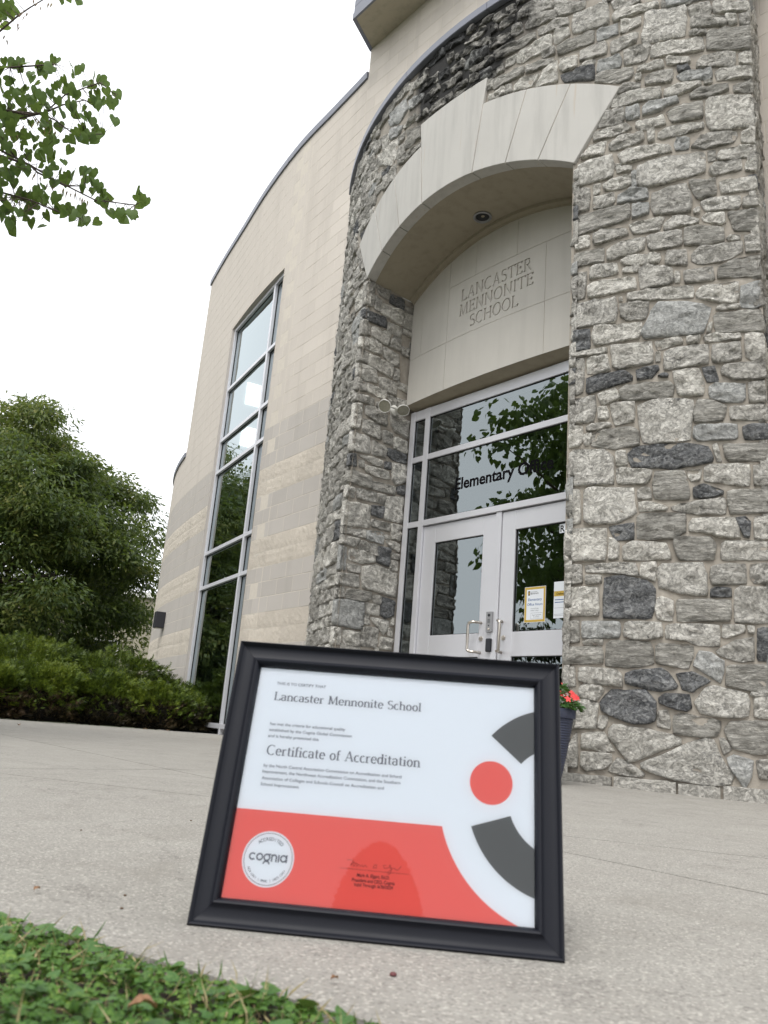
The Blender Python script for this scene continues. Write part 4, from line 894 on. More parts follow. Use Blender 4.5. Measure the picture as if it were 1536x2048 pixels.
# sans text as flat mesh
def sans_quads(txt, bold=0):
    cu = bpy.data.curves.new('t', 'FONT'); cu.body = txt; cu.size = 1; cu.offset = bold; cu.resolution_u = 3
    o = bpy.data.objects.new('t', cu); COL.objects.link(o); bpy.context.view_layer.update()
    me = bpy.data.meshes.new_from_object(o); vs = [v.co.copy() for v in me.vertices]; fs = [tuple(p.vertices) for p in me.polygons]
    bpy.data.objects.remove(o); bpy.data.curves.remove(cu); bpy.data.meshes.remove(me)
    return vs, fs
def flat_text(name, txt, mat, parent, place, x0, y0, w=None, h=None, bold=0, pinv=None, serif=False, align='L', tk=.13, tn=.05):
    """place(x, y) -> world; text starts at x0,y0 with width w (or cap height h)"""
    if serif:
        qs, W_ = serif_text(txt, .035, tk, tn); vs = []; fs = []
        for q in qs:
            n_ = len(vs); vs += q; fs.append((n_, n_+1, n_+2, n_+3))
        top = 1.0; vs = [Vector((a, b, 0)) for a, b in vs]
        fs = [f if poly_area([vs[i][:2] for i in f]) > 0 else f[::-1] for f in fs]; mn = 0
    else:
        vs, fs = sans_quads(txt, bold)
        if not vs: return None
        mn = min(v.x for v in vs); W_ = max(v.x for v in vs)-mn; top = .73
    sx = w/W_ if w else h/top; sy = (h/top) if h else sx
    off = 0 if align == 'L' else (-sx*W_/2 if align == 'C' else -sx*W_)
    V = [place(x0+off+(v.x-mn)*sx, y0+v.y*sy, i*0) for i, v in enumerate(vs)]
    if serif:   # strokes overlap inside a letter: step each by a hair so no two share a plane
        V = [place(x0+off+(v.x-mn)*sx, y0+v.y*sy, (i//4 % 9)*.000006) for i, v in enumerate(vs)]
    o = obj(name, V, fs, mat, parent)
    if parent is not None and parent.type != 'EMPTY' and pinv is not None: o.matrix_parent_inverse = pinv
    return o
M['ink_black'] = plain('black_print', (.006, .006, .007), .9, spec=.05)
M['ink_grey'] = plain('grey_print', (.16, .16, .19), .7)
M['paper_white'] = plain('white_paper', (.74, .77, .80), .6)
M['gold'] = plain('gold_print', (.52, .35, .06), .6)
M['ink_blue'] = plain('blue_print', (.05, .12, .30), .6)
dpl = lambda x, y, e=0: lat(x, DD-.0485+e, y)
flat_text('lettering', 'Elementary Office', M['ink_black'], gl, lambda x, y, e=0: lat(x, DD-.0212, y), -.548, 2.372, w=1.10, bold=.028)

# paper notices taped inside the right door, each on a sheet with real thickness
def notice(name, label, l0, l1, z0, z1):
    t = thing(name, label, 'paper notice', lat((l0+l1)/2, DD-.04, z0))
    m_ = MB(); m_.box(lat(l0, DD-.0440, z0), ax_l*(l1-l0), ax_n*.001, ax_z*(z1-z0)); m_.obj('sheet', M['paper_white'], t)
    return t
PI2 = lambda t: Matrix.Translation(t.location).inverted()
def npl(e=0): return lambda x, y, k_=0: lat(x, DD-.0425+e, y)
t1 = notice('office_hours_notice', 'gold bordered notice of elementary office hours taped on the right door', .283, .492, 1.135, 1.418)
def rectm(name, l0, l1, z0, z1, e, mat, par): return obj(name, [lat(l0, DD-.043+e, z0), lat(l1, DD-.043+e, z0), lat(l1, DD-.043+e, z1), lat(l0, DD-.043+e, z1)], [(0, 1, 2, 3)], mat, par)
for nm, a in (('border', (.286, .489, 1.138, 1.156)), ('border', (.286, .489, 1.397, 1.415)), ('border', (.286, .304, 1.1562, 1.3968)), ('border', (.471, .489, 1.1562, 1.3968))): rectm(nm, *a, .0003, M['gold'], t1)
rectm('crest', .318, .336, 1.350, 1.385, .0003, M['ink_black'], t1); rectm('crest_emblem', .322, .332, 1.358, 1.378, .0006, M['gold'], t1)
ftxt = lambda s_, x, y, h, al, mt, par, b=0: flat_text('lettering', s_, mt, par, npl(), x, y, h=h, align=al, bold=b)
ftxt('LANCASTER', .343, 1.372, .009, 'L', M['ink_grey'], t1); ftxt('MENNONITE', .343, 1.358, .010, 'L', M['ink_black'], t1, .01)
ftxt('Elementary', .3875, 1.306, .022, 'C', M['ink_blue'], t1, .01); ftxt('Office Hours', .3875, 1.268, .021, 'C', M['ink_blue'], t1, .01)
ftxt('Monday-Friday', .3875, 1.240, .0095, 'C', M['ink_grey'], t1); ftxt('8:00am-3:45pm', .3875, 1.224, .0095, 'C', M['ink_grey'], t1)
for a in ((.350, .464, 1.162, 1.1635), (.350, .464, 1.208, 1.2095), (.350, .3515, 1.1636, 1.2079), (.4625, .464, 1.1636, 1.2079)): rectm('box_line', *a, .0003, M['ink_grey'], t1)
ftxt('Please ring doorbell', .407, 1.189, .0078, 'C', M['ink_black'], t1); ftxt('for assistance', .407, 1.174, .0078, 'C', M['ink_black'], t1)
t2 = notice('delivery_notice', 'white and gold deliveries notice taped beside the gold bordered one', .570, .730, 1.157, 1.440)
rectm('banner', .572, .728, 1.326, 1.366, .0003, M['gold'], t2); flat_text('lettering', 'Deliveries', M['ink_black'], t2, lambda x, y, e=0: lat(x, DD-.0422, y), .649, 1.336, h=.019, align='C', bold=.01)
for z in (1.296, 1.276): rectm('text_line', .58, .72, z, z+.006, .0003, M['ink_blue'], t2)
for z in (1.235, 1.186, 1.176): rectm('rule', .574, .726, z, z+.0018, .0003, M['ink_grey'], t2)
m_ = MB(); m_.box(lat(.602, DD-.0455, 1.818), ax_l*.074, ax_n*.001, ax_z*.086); st = tag(m_.obj('letter_sticker', M['ink_black']), 'small black and white R sticker at the top of the right door glass', 'sticker')
o = obj('white_field', [lat(.608, DD-.0443, 1.825), lat(.670, DD-.0443, 1.825), lat(.670, DD-.0443, 1.897), lat(.608, DD-.0443, 1.897)], [(0, 1, 2, 3)], M['paper_white'], st); o.matrix_parent_inverse = Matrix()
flat_text('lettering', 'R', M['ink_black'], st, lambda x, y, e=0: lat(x, DD-.044, y), .617, 1.835, h=.052, bold=.02, pinv=Matrix())

# intercom and card reader on the left door's stile
ic = thing('intercom', 'grey door intercom above the black card reader between the doors', 'intercom', lat(-.045, DD-.02, 1.07))
bevel(fbox(-.078, -.012, 1.068, 1.236, -.024, .004, 'casing', M['grey_plastic'], None, 0), .003)
c_ = COL.objects['casing']; c_.parent = ic; c_.matrix_parent_inverse = PI2(ic)
for z, r in ((1.207, .012), (1.122, .005), (1.092, .011)):
    m_ = MB(); m_.lathe(lat(-.045, DD+.004, z), [(r, 0), (r, .003), (r*.7, .004), (.0005, .004)], 18, ax_n); m_.obj('camera_lens' if z > 1.2 else 'button', M['black_plastic'] if z > 1.1 else M['steel'], ic, True)
for k_ in range(4):
    m_ = MB(); m_.box(lat(-.058, DD+.004, 1.146+k_*.008), ax_l*.026, ax_n*.001, ax_z*.003); m_.obj('speaker_slot', M['black_plastic'], ic)
cr_ = fbox(-.074, -.016, .908, 1.018, -.024, .006, 'card_reader', M['black_plastic'], None, 0); bevel(cr_, .010, 4); tag(cr_, 'black card reader just below the intercom on the left door', 'card reader')

# vestibule behind the glass
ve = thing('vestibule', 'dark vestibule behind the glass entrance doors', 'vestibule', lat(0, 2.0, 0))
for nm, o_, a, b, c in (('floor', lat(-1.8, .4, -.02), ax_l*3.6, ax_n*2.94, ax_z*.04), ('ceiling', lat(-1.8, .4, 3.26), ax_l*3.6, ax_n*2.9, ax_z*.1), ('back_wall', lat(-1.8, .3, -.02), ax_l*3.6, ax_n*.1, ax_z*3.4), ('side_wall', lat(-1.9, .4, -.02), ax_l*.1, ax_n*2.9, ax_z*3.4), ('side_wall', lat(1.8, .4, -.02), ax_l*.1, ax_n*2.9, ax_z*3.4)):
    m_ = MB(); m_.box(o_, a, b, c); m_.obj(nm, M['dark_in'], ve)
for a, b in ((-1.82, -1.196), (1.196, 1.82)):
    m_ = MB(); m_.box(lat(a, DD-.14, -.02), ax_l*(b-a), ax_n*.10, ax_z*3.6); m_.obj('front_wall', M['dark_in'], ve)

# twin floodlight on the left jamb
jd, jz = on_jamb((786, 822)); fl = thing('twin_floodlight', 'white twin headed floodlight on the left stone jamb beside the lintel', 'floodlight', lat(JS+.02, jd, jz))
base = lat(JS+.012, jd, jz)
m_ = MB(); m_.lathe(base, [(.052, 0), (.052, .016), (.040, .026), (.012, .030), (.0005, .030)], 24, ax_l); smooth_angle(m_.obj('base_plate', M['white_plastic'], fl), 35)
for tgt, dirv in (((770, 812), Vector((-.30, -.80, -.50))), ((806, 820), Vector((.15, -.60, -.78)))):
    dirv.normalize(); hd_ = base + ax_l*.10 + (Vector((*ray(tgt), )) * 0)
    d_, z_ = on_jamb(tgt, JS+.11); c = lat(JS+.11, d_, z_)
    m_ = MB(); m_.tube([base+ax_l*.025, base+ax_l*.06, c - dirv*.05], [.012, .011, .011], 10); m_.obj('arm', M['white_plastic'], fl, True)
    m_ = MB(); m_.lathe(c, [(.0005, -.075), (.018, -.072), (.022, -.045), (.045, -.028), (.061, .0), (.064, .012), (.060, .016), (.057, .010)], 28, dirv); hdo = smooth_angle(m_.obj('lamp_head', M['white_plastic'], fl), 50)
    m_ = MB(); m_.lathe(c, [(.0005, .014), (.03, .013), (.058, .0085)], 28, dirv); ln = m_.obj('lens', M['lamp_glass'], hdo, True)
# ------------------------------------------------------------------ block building: curved wall, window, tower face, eaves
sb = thing('school_building', 'long curved tan and cream concrete block building beside the stone entrance', 'school building', (-2.4, 12.2, 0))
ctrl = [(-.45, 8.9), (-.697, 9.324), (-1.2, 10.06), (-1.765, 10.89), (-2.40, 12.02), (-2.98, 13.20), (-3.52, 14.30), (-4.03, 15.42), (-4.42, 16.45), (-4.68, 17.4), (-4.80, 18.6), (-4.72, 19.9), (-4.4, 21.2), (-3.7, 22.6), (-2.6, 23.8)]
path = []
for i in range(1, len(ctrl)-2):
    p0, p1, p2, p3 = (Vector((*ctrl[j], 0)) for j in (i-1, i, i+1, i+2))
    for k_ in range(16):
        t = k_/16; path.append(.5*((2*p1)+(-p0+p2)*t+(2*p0-5*p1+4*p2-p3)*t*t+(-p0+3*p1-3*p2+p3)*t**3))
acc = [0]
for i in range(1, len(path)): acc.append(acc[-1] + (path[i]-path[i-1]).length)
def W(s):
    s = max(0, min(s, acc[-1]-1e-4)); lo = int(np.searchsorted(acc, s, side='right'))-1; lo = min(lo, len(path)-2)
    t = (s-acc[lo])/(acc[lo+1]-acc[lo]); return path[lo].lerp(path[lo+1], t)
def Wn(s):
    d = (W(s+.05)-W(s-.05)).normalized(); return Vector((-d.y, d.x, 0))
def s_of(x, y):
    return min((( (W(s).x-x)**2 + (W(s).y-y)**2), s) for s in np.arange(0, 12, .01))[1]
SW0, SW1 = s_of(-1.775, 10.915), s_of(-2.90, 13.04)
SUP = s_of(-3.975, 15.25); SEND = acc[-1]-.3; ZUP, ZLO = 8.87, 5.09; ZW = 6.80
CH = .2032
rowkind = lambda r: 'b_split' if r % 5 in (1, 2) and r <= 17 else ('b_grey' if r <= 20 else 'b_tan')
shared = {}
def block_mesh(L, h, kind):
    key = (round(L, 2), round(h, 3), kind, random.randrange(5) if kind == 'b_split' else 0)
    if key in shared: return shared[key]
    c = .0022; f = .003
    if kind == 'b_split':
        nx, ny = max(2, int(L/.05)), 4; V = []; F = []
        for i in range(nx+1):
            for j in range(ny+1):
                e = i in (0, nx) or j in (0, ny)
                V.append((L*i/nx, f+(random.uniform(-.001, .0) if e else random.uniform(.0, .006)), h*j/ny))
        for i in range(nx):
            for j in range(ny): F.append((i*(ny+1)+j, i*(ny+1)+j+1, (i+1)*(ny+1)+j+1, (i+1)*(ny+1)+j))
        n = len(V); V += [(0, -.03, 0), (L, -.03, 0), (L, -.03, h), (0, -.03, h)]
        bt = [i*(ny+1) for i in range(nx+1)]; tp = [i*(ny+1)+ny for i in range(nx+1)]; lf = list(range(ny+1)); rt = [nx*(ny+1)+j for j in range(ny+1)]
        F += [tuple(bt + [n+1, n]), tuple(tp[::-1] + [n+3, n+2]), tuple(lf[::-1] + [n, n+3]), tuple(rt + [n+2, n+1])]
    else:
        V = [(0, -.03, 0), (L, -.03, 0), (L, -.03, h), (0, -.03, h), (0, f-c, 0), (L, f-c, 0), (L, f-c, h), (0, f-c, h), (c, f, c), (L-c, f, c), (L-c, f, h-c), (c, f, h-c)]
        F = [(0, 1, 5, 4), (1, 2, 6, 5), (2, 3, 7, 6), (3, 0, 4, 7), (4, 5, 9, 8), (5, 6, 10, 9), (6, 7, 11, 10), (7, 4, 8, 11), (8, 9, 10, 11)]
    me = new_mesh('block', V, F, M[kind], False)
    bm = bmesh.new(); bm.from_mesh(me); bmesh.ops.recalc_face_normals(bm, faces=bm.faces)
    bm.to_mesh(me); bm.free()
    fl_ = sum(p.normal.y*p.area for p in me.polygons)
    if fl_ < 0: me.flip_normals()
    shared[key] = me; return me
BL = []   # (area px, origin, x-dir angle, length, height, kind)
def add_block(pa, pb, z0, z1, kind):
    d = pb-pa; L = d.length
    if L < .03 or z1-z0 < .03: return
    d.normalize(); g = .0018 if kind == 'b_split' else .0034; o = pa + d*g + Vector((0, 0, z0+g)); L -= 2*g
    A = px_area([pa+Vector((0, 0, z0)), pb+Vector((0, 0, z0)), pb+Vector((0, 0, z1)), pa+Vector((0, 0, z1))])
    BL.append((A, o, math.atan2(d.y, d.x), L, z1-z0-2*g, kind))
for r in range(0, 44):
    z0 = -.07 + CH*r; z1 = z0+CH; zt = ZLO if z0 < ZLO else None
    s = -.2032 if r % 2 else 0
    while s < SEND:
        a, b = max(s, 0), min(s+.4064, SEND); s += .4064
        if z0 > ZLO-.02: b = min(b, SUP)
        if b <= a: continue
        zz = z1 if (z1 <= ZLO or a < SUP) else ZLO
        if zz <= z0: continue
        segs = [(a, b)]
        if z0 < ZW-.02:
            segs = []
            if a < SW0: segs.append((a, min(b, SW0)))
            if b > SW1: segs.append((max(a, SW1), b))
        for p, q in segs: add_block(W(p), W(q), z0, min(zz, ZUP), rowkind(r))
# tower face (flat, parallel to the doors)
def T(l): v = lat(l, 2.99, 0); return v
def add_tower(l0, l1, zmin):
    for r in range(0, 47):
        z0 = -.07+CH*r; z1 = min(z0+CH, 9.36)
        if z0 < zmin-.1 or z0 > 9.3: continue
        l = -3.13 - (.2032 if r % 2 else 0)
        while l < 3.13:
            a, b = max(l, l0), min(l+.4064, l1); l += .4064
            if b > a:      # walking from right to left keeps the outward side the same as on the curved wall
                add_block(T(b), T(a), z0, z1, rowkind(r) if r < 30 else 'b_tan')
LQ = float((np.array([RQ.x, RQ.y])-DC)@DT)
add_tower(-3.13, -2.2, 0); add_tower(-2.2, LQ-.02, 6.4); add_tower(LQ-.02, 4.6, 0)
BL.sort(key=lambda t: -t[0])
for A, o, an, L, h, kd in BL[:300]:
    b_ = link('block', block_mesh(L, h, kd), sb); b_.matrix_basis = Matrix.Translation(o) @ Matrix.Rotation(an, 4, 'Z')
SM = MB(); ix = []; kk = ['b_tan', 'b_grey', 'b_split']
for A, o, an, L, h, kd in BL[300:]:
    me = block_mesh(L, h, kd); ca, sa = math.cos(an), math.sin(an); sx = L/ (max(v.co.x for v in me.vertices))
    SM.add([(o.x + v.co.x*sx*ca - v.co.y*sa, o.y + v.co.x*sx*sa + v.co.y*ca, o.z+v.co.z) for v in me.vertices], [tuple(p.vertices) for p in me.polygons]); ix += [kk.index(kd)]*len(me.polygons)
link('more_blocks', new_mesh('more_blocks', SM.v, SM.f, mats=[M[k_] for k_ in kk], midx=ix), sb, kind='stuff')
# joint mortar behind the block faces
mb = MB()
def jw(s0, s1, z0, z1, n):
    ss = lin(s0, s1, n); P = []
    for s in ss:
        w = W(s) + Wn(s)*.0015
        P += [Vector((w.x, w.y, z0)), Vector((w.x, w.y, z1))]
    mb.add(P, [(i*2+1, i*2, i*2+2, i*2+3) for i in range(n)])
jw(0, SW0, -.1, 8.88, 12); jw(SW1, SUP, -.1, 8.88, 14); jw(SW0, SW1, ZW, 8.88, 12); jw(SUP, SEND, -.1, ZLO+.02, 40)
for l0, l1, z0 in ((-3.13, -2.2, -.1), (-2.2, LQ, 6.3), (LQ, 4.6, -.1)):
    mb.add([lat(l0, 2.9915, z0), lat(l1, 2.9915, z0), lat(l1, 2.9915, 9.36), lat(l0, 2.9915, 9.36)], [(0, 1, 2, 3)])
# left flank of the tower above the curved wall, end of the tall wall
e = W(SUP); ei = -Wn(SUP)*5
mb.add([e+Vector((0, 0, ZLO-.1)), e+Vector((0, 0, ZUP)), e+ei+Vector((0, 0, ZUP)), e+ei+Vector((0, 0, ZLO-.1))], [(0, 1, 2, 3)])
mb.add([lat(-3.13, 2.9915, 8.8), lat(-3.13, 2.9915, 9.36), lat(-3.13, -1, 9.36), lat(-3.13, -1, 8.8)], [(3, 2, 1, 0)])
mb.obj('joint_mortar', M['b_joint'], sb)
# reveals of the window opening
mb = MB()
for s, sg in ((SW0, 1), (SW1, -1)):
    w = W(s); nn_ = Wn((SW0+SW1)/2)
    z_ = -.1
    P = [w+nn_*.008, w-nn_*.30]; V = [Vector((p.x, p.y, z)) for p in P for z in (-.1, ZW)]
    mb.add(V, [(0, 1, 3, 2) if sg > 0 else (2, 3, 1, 0)])
a, b = W(SW0), W(SW1); nn_ = Wn((SW0+SW1)/2)
V = [a+nn_*.006, a-nn_*.3]+[W(SW1)-nn_*.3]+[W(s)+Wn(s)*.004 for s in lin(SW1, SW0, 8)]; mb.add([Vector((p.x, p.y, ZW)) for p in V], [tuple(range(len(V)))])
mb.obj('window_reveal', M['b_grey'], sb)
# copings
def wcoping(s0, s1, z, h, pr, mat, name, n):
    V = []
    for s in lin(s0, s1, n):
        w, q = W(s), Wn(s)
        for d_, zz in ((-.35, z), (pr, z), (pr+.004, z+h), (-.35, z+h+.02)): p = w+q*d_; V.append(Vector((p.x, p.y, zz)))
    F = [(i*4+k_, (i+1)*4+k_, (i+1)*4+(k_+1) % 4, i*4+(k_+1) % 4) for i in range(n) for k_ in range(4)] + [(0, 1, 2, 3), (n*4+3, n*4+2, n*4+1, n*4)]
    obj(name, V, F, mat, sb)
ln = (SUP)/3.0
for i in range(3): wcoping(i*ln+.004, (i+1)*ln-.004+(.03 if i == 2 else 0), ZUP, .105, .03, M['coping'], 'coping', 10)
for i in range(3): wcoping(SUP+.01+i*2.2, SUP+2.2+i*2.2-.006, ZLO, .085, .03, M['coping'], 'coping', 10)
# eaves of the tower: soffit and boarded fascia
EP = [lat(-3.13, 2.99, 0), lat(-2.91, 3.482, 0), lat(2.91, 3.482, 0), lat(3.13, 2.99, 0), lat(3.13, -1, 0), lat(-3.13, -1, 0)]
EP[0] = lat(-3.142, 2.985, 0)
obj('eaves_soffit', [p+Vector((0, 0, 9.352)) for p in EP], [tuple(range(6))[::-1]], M['stucco'], sb)
for k_ in range(6):
    z0 = 9.345 + k_*.105; pr = .022 if k_ == 0 else (.016 - .003*(k_ % 2)); V = []
    c_ = lat(0, 1.5, 0); Q = [p + (Vector((p.x-c_.x, p.y-c_.y, 0)).normalized())*(pr-.003*k_) for p in EP]; Qi = [p + (Vector((c_.x-p.x, c_.y-p.y, 0)).normalized())*.03 for p in EP]
    V = [q+Vector((0, 0, z0)) for q in Q] + [q+Vector((0, 0, z0+.098)) for q in Q] + [q+Vector((0, 0, z0)) for q in Qi] + [q+Vector((0, 0, z0+.098)) for q in Qi]
    F = []
    for i in range(6):
        j = (i+1) % 6; F += [(i, j, 6+j, 6+i), (12+j, 12+i, 18+i, 18+j), (i, 12+i, 12+j, j), (6+i, 6+j, 18+j, 18+i)]
    o = obj('fascia_board', V, F, M['coping'], sb)
    bm = bmesh.new(); bm.from_mesh(o.data); bmesh.ops.recalc_face_normals(bm, faces=bm.faces); bm.to_mesh(o.data); bm.free()
obj('tower_roof', [p+Vector((0, 0, 9.95)) for p in EP], [tuple(range(6))], M['coping'], sb)
# flat roof and hidden back of the block building, so light does not fall through
RP = [W(s) for s in lin(0, SUP, 20)] + [W(SUP)-Wn(SUP)*7, lat(-2.5, -3, 0)]
obj('roof', [p+Vector((0, 0, ZUP-.05)) for p in RP], [tuple(range(len(RP)))], M['coping'], sb)
RP = [W(s) for s in lin(SUP, SEND, 20)] + [W(SEND)+Vector((6, -1, 0)), W(SUP)-Wn(SUP)*7]
obj('roof', [p+Vector((0, 0, ZLO-.05)) for p in RP], [tuple(range(len(RP)))], M['coping'], sb)

# tall window
A_, B_ = W(SW0), W(SW1); wd = (B_-A_); WL = wd.length; wd.normalize(); wnn = Vector((-wd.y, wd.x, 0)); A_ = A_ - wnn*.085; 
win = obj('window', [], [], M['alu'], sb)
bars = [.03, .11, 2.18, 2.75, 4.13, 4.70, 5.63, 6.74]
def wbox(x0, x1, z0, z1, d0=-.06, d1=.05):
    m_ = MB(); m_.box(A_+wd*x0+wnn*d0+Vector((0, 0, z0)), wd*(x1-x0), wnn*(d1-d0), ax_z*(z1-z0)); return m_
XM = WL*.195
fm = MB()
for q in (wbox(.0, .055, -.05, 6.80), wbox(WL-.055, WL, -.05, 6.80), wbox(.056, WL-.056, 6.745, 6.799), wbox(.056, WL-.056, .075, .14), wbox(.056, WL-.056, -.05, -.01)): fm.add(q.v, q.f)
def setmesh(o, mb_, mat, name):
    me = new_mesh(name, mb_.v, mb_.f, mat); bm = bmesh.new(); bm.from_mesh(me); bmesh.ops.recalc_face_normals(bm, faces=bm.faces); bm.to_mesh(me); bm.free(); o.data = me
setmesh(win, fm, M['alu'], 'window'); bevel(win, .003)
def sub(o): return o
o = wbox(XM-.03, XM+.03, -.009, 6.744, -.06, .052).obj('mullion', M['alu'], win); sub(o); bevel(o, .003)
for z in (2.18, 2.75, 4.13, 4.70, 5.63):
    for x0, x1 in ((.056, XM-.031), (XM+.031, WL-.056)):
        o = wbox(x0, x1, z-.028, z+.028, -.055, .047).obj('transom_bar', M['alu'], win); sub(o); bevel(o, .003)
zz = [.14, 2.152, 2.208, 2.722, 2.778, 4.102, 4.158, 4.672, 4.728, 5.602, 5.658, 6.745]
for i in range(0, 12, 2):
    for x0, x1 in ((.056, XM-.031), (XM+.031, WL-.056)):
        P = [A_+wd*x0, A_+wd*x1]; tl = random.uniform(-.0015, .0015); V = [P[0]+ax_z*zz[i], P[1]+ax_z*zz[i], P[1]+ax_z*zz[i+1]+wnn*tl, P[0]+ax_z*zz[i+1]+wnn*tl]
        sub(obj('pane', V, [(3, 2, 1, 0)], M['glass_w'], win))
        m_ = MB()
        for a0, a1, b0, b1 in ((x0, x0+.008, zz[i], zz[i+1]), (x1-.008, x1, zz[i], zz[i+1]), (x0+.008, x1-.008, zz[i], zz[i]+.008), (x0+.008, x1-.008, zz[i+1]-.008, zz[i+1])):
            m_.box(A_+wd*a0-wnn*.005+ax_z*b0, wd*(a1-a0), wnn*.014, ax_z*(b1-b0))
        sub(m_.obj('gasket', M['gasket'], win))
# stair hall behind it
hall = thing('stair_hall', 'dim stair hall seen through the tall window', 'stair hall', A_ - wnn*2)
M['hall'] = plain('hall_plaster', (.42, .43, .42), .9, var=.1, vscale=1)
def hp(x, d, z): return A_ + wd*x - wnn*d + ax_z*z
HX0, HX1, HD = -1.2, 3.0, 4.6
for nm, o_, a, b, c in (('floor', hp(HX0, .15, -.1), wd*(HX1-HX0), -wnn*HD, ax_z*.1), ('side_wall', hp(HX0-.1, .15, 0), wd*.1, -wnn*HD, ax_z*8.6), ('side_wall', hp(HX1, .15, 0), wd*.1, -wnn*HD, ax_z*8.6), ('ceiling', hp(HX0, .15, 8.4), wd*(HX1-HX0), -wnn*HD, ax_z*.1)):
    m_ = MB(); m_.box(o_, a, b, c); m_.obj(nm, M['hall'], hall)
m_ = MB(); m_.box(hp(HX0, HD, 0), wd*(HX1-HX0), -wnn*.1, ax_z*8.5); m_.obj('far_wall', M['hall'], hall)
# two added glowing patches on the hall's end wall, in place of far windows
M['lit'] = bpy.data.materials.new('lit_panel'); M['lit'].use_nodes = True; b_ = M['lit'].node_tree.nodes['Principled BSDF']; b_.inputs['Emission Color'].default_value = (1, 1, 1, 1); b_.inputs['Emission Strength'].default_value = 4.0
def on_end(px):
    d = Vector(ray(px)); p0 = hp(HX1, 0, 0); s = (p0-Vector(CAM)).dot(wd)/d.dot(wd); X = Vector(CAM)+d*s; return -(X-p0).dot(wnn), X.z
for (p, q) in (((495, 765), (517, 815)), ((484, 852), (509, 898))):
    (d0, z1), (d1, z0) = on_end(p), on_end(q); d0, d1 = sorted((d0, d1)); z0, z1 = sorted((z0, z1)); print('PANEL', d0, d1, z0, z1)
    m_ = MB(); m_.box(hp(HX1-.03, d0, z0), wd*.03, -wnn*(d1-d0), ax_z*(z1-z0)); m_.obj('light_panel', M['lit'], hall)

# wall lamp on the curved wall
sl = s_of(-3.853, 15.0); wq = Wn(sl); wp = W(sl); wt = Vector((-wq.y, wq.x, 0))
la = thing('wall_lamp', 'black box wall lamp on the curved block wall above the junipers', 'wall lamp', (wp.x, wp.y, 1.7))
m_ = MB(); m_.box(Vector((wp.x, wp.y, 1.70))+wq*.006-wt*.10, wt*.20, wq*.17, ax_z*.29); setm = m_.obj('housing', M['bronze'], la); bevel(setm, .008)
m_ = MB(); m_.box(Vector((wp.x, wp.y, 1.688))+wq*.03-wt*.075, wt*.15, wq*.12, ax_z*.013); m_.obj('lens', M['lamp_glass'], la)
m_ = MB(); m_.box(Vector((wp.x, wp.y, 1.76))+wq*.004-wt*.06, wt*.12, -wq*.02, ax_z*.16); m_.obj('back_plate', M['bronze'], la)

# low building far behind the tree
fb = thing('far_building', 'low tan building with a white roof edge half hidden behind the big tree', 'building', (-16, 34, 0))
M['far_wall'] = plain('far_tan_wall', (.36, .33, .25), .9, var=.12, vscale=.6)
m_ = MB(); m_.box((-30, 33, -.05), (24, 2, 0), (-.5, 8, 0), (0, 0, 4.9)); m_.obj('wall', M['far_wall'], fb)
m_ = MB(); m_.box((-30.2, 32.8, 4.85), (24.4, 2.03, 0), (-.5, 8.4, 0), (0, 0, .22)); m_.obj('roof_edge', M['white_plastic'], fb)
M['far_glass'] = plain('far_window_glass', (.03, .035, .04), .1, spec=1)
for k_ in range(4):
    q = Vector((-29+k_*5.5, 33.083+k_*.458-.0, 0)); m_ = MB(); m_.box(q+Vector((0, -.06, 1.1)), (1.9, .158, 0), (-.006, .1, 0), (0, 0, 1.9)); w_ = m_.obj('window', M['white_plastic'], fb)
    m_ = MB(); m_.box(q+Vector((.09, -.075, 1.19)), (1.72, .143, 0), (-.006, .1, 0), (0, 0, 1.72)); p_ = m_.obj('pane', M['far_glass'], w_)
# ------------------------------------------------------------------ vegetation
def rv(r): return Vector((random.gauss(0, 1), random.gauss(0, 1), random.gauss(0, 1))).normalized()*r
def npmesh(name, V, F4, mat, parent=None, kind=None, label=None, tri=False):
    V = np.asarray(V, np.float32).reshape(-1, 3); F = np.asarray(F4, np.int32); k_ = F.shape[1]
    me = bpy.data.meshes.new(name); me.vertices.add(len(V)); me.vertices.foreach_set('co', V.ravel()); me.loops.add(F.size); me.loops.foreach_set('vertex_index', F.ravel())
    me.polygons.add(len(F)); me.polygons.foreach_set('loop_start', np.arange(0, F.size, k_, dtype=np.int32)); me.polygons.foreach_set('loop_total', np.full(len(F), k_, np.int32)); me.update(calc_edges=True); me.validate()
    me.materials.append(mat); return link(name, me, parent, kind, label)
rng = np.random.default_rng(5)
def unit(a): return a/np.maximum(np.linalg.norm(a, axis=-1, keepdims=True), 1e-9)
def leaf_quads(C, D, N_, L, Wd, bend=.15):
    """one folded diamond leaf (4 tris as 2 quads) per centre: direction D, normal N_, length L, width Wd"""
    D = unit(D); S = unit(np.cross(D, N_)); U = np.cross(S, D); L = L[:, None]; Wd = Wd[:, None]
    base = C; tip = C + D*L - U*L*bend; mid = C + D*L*.45 + U*L*.04; l = mid + S*Wd*.5 - U*Wd*.18; r = mid - S*Wd*.5 - U*Wd*.18
    V = np.stack([base, l, tip, r, mid], 1).reshape(-1, 3); n = len(C); b = (np.arange(n)*5)[:, None]
    F = np.concatenate([b+np.array([[0, 4, 1]]), b+np.array([[1, 4, 2]]), b+np.array([[2, 4, 3]]), b+np.array([[3, 4, 0]])])
    return V, F
def limb_tree(name, mat, parent, paths):
    m_ = MB()
    for pts, r in paths: m_.tube(pts, r, 7)
    return m_.obj(name, mat, parent, True)

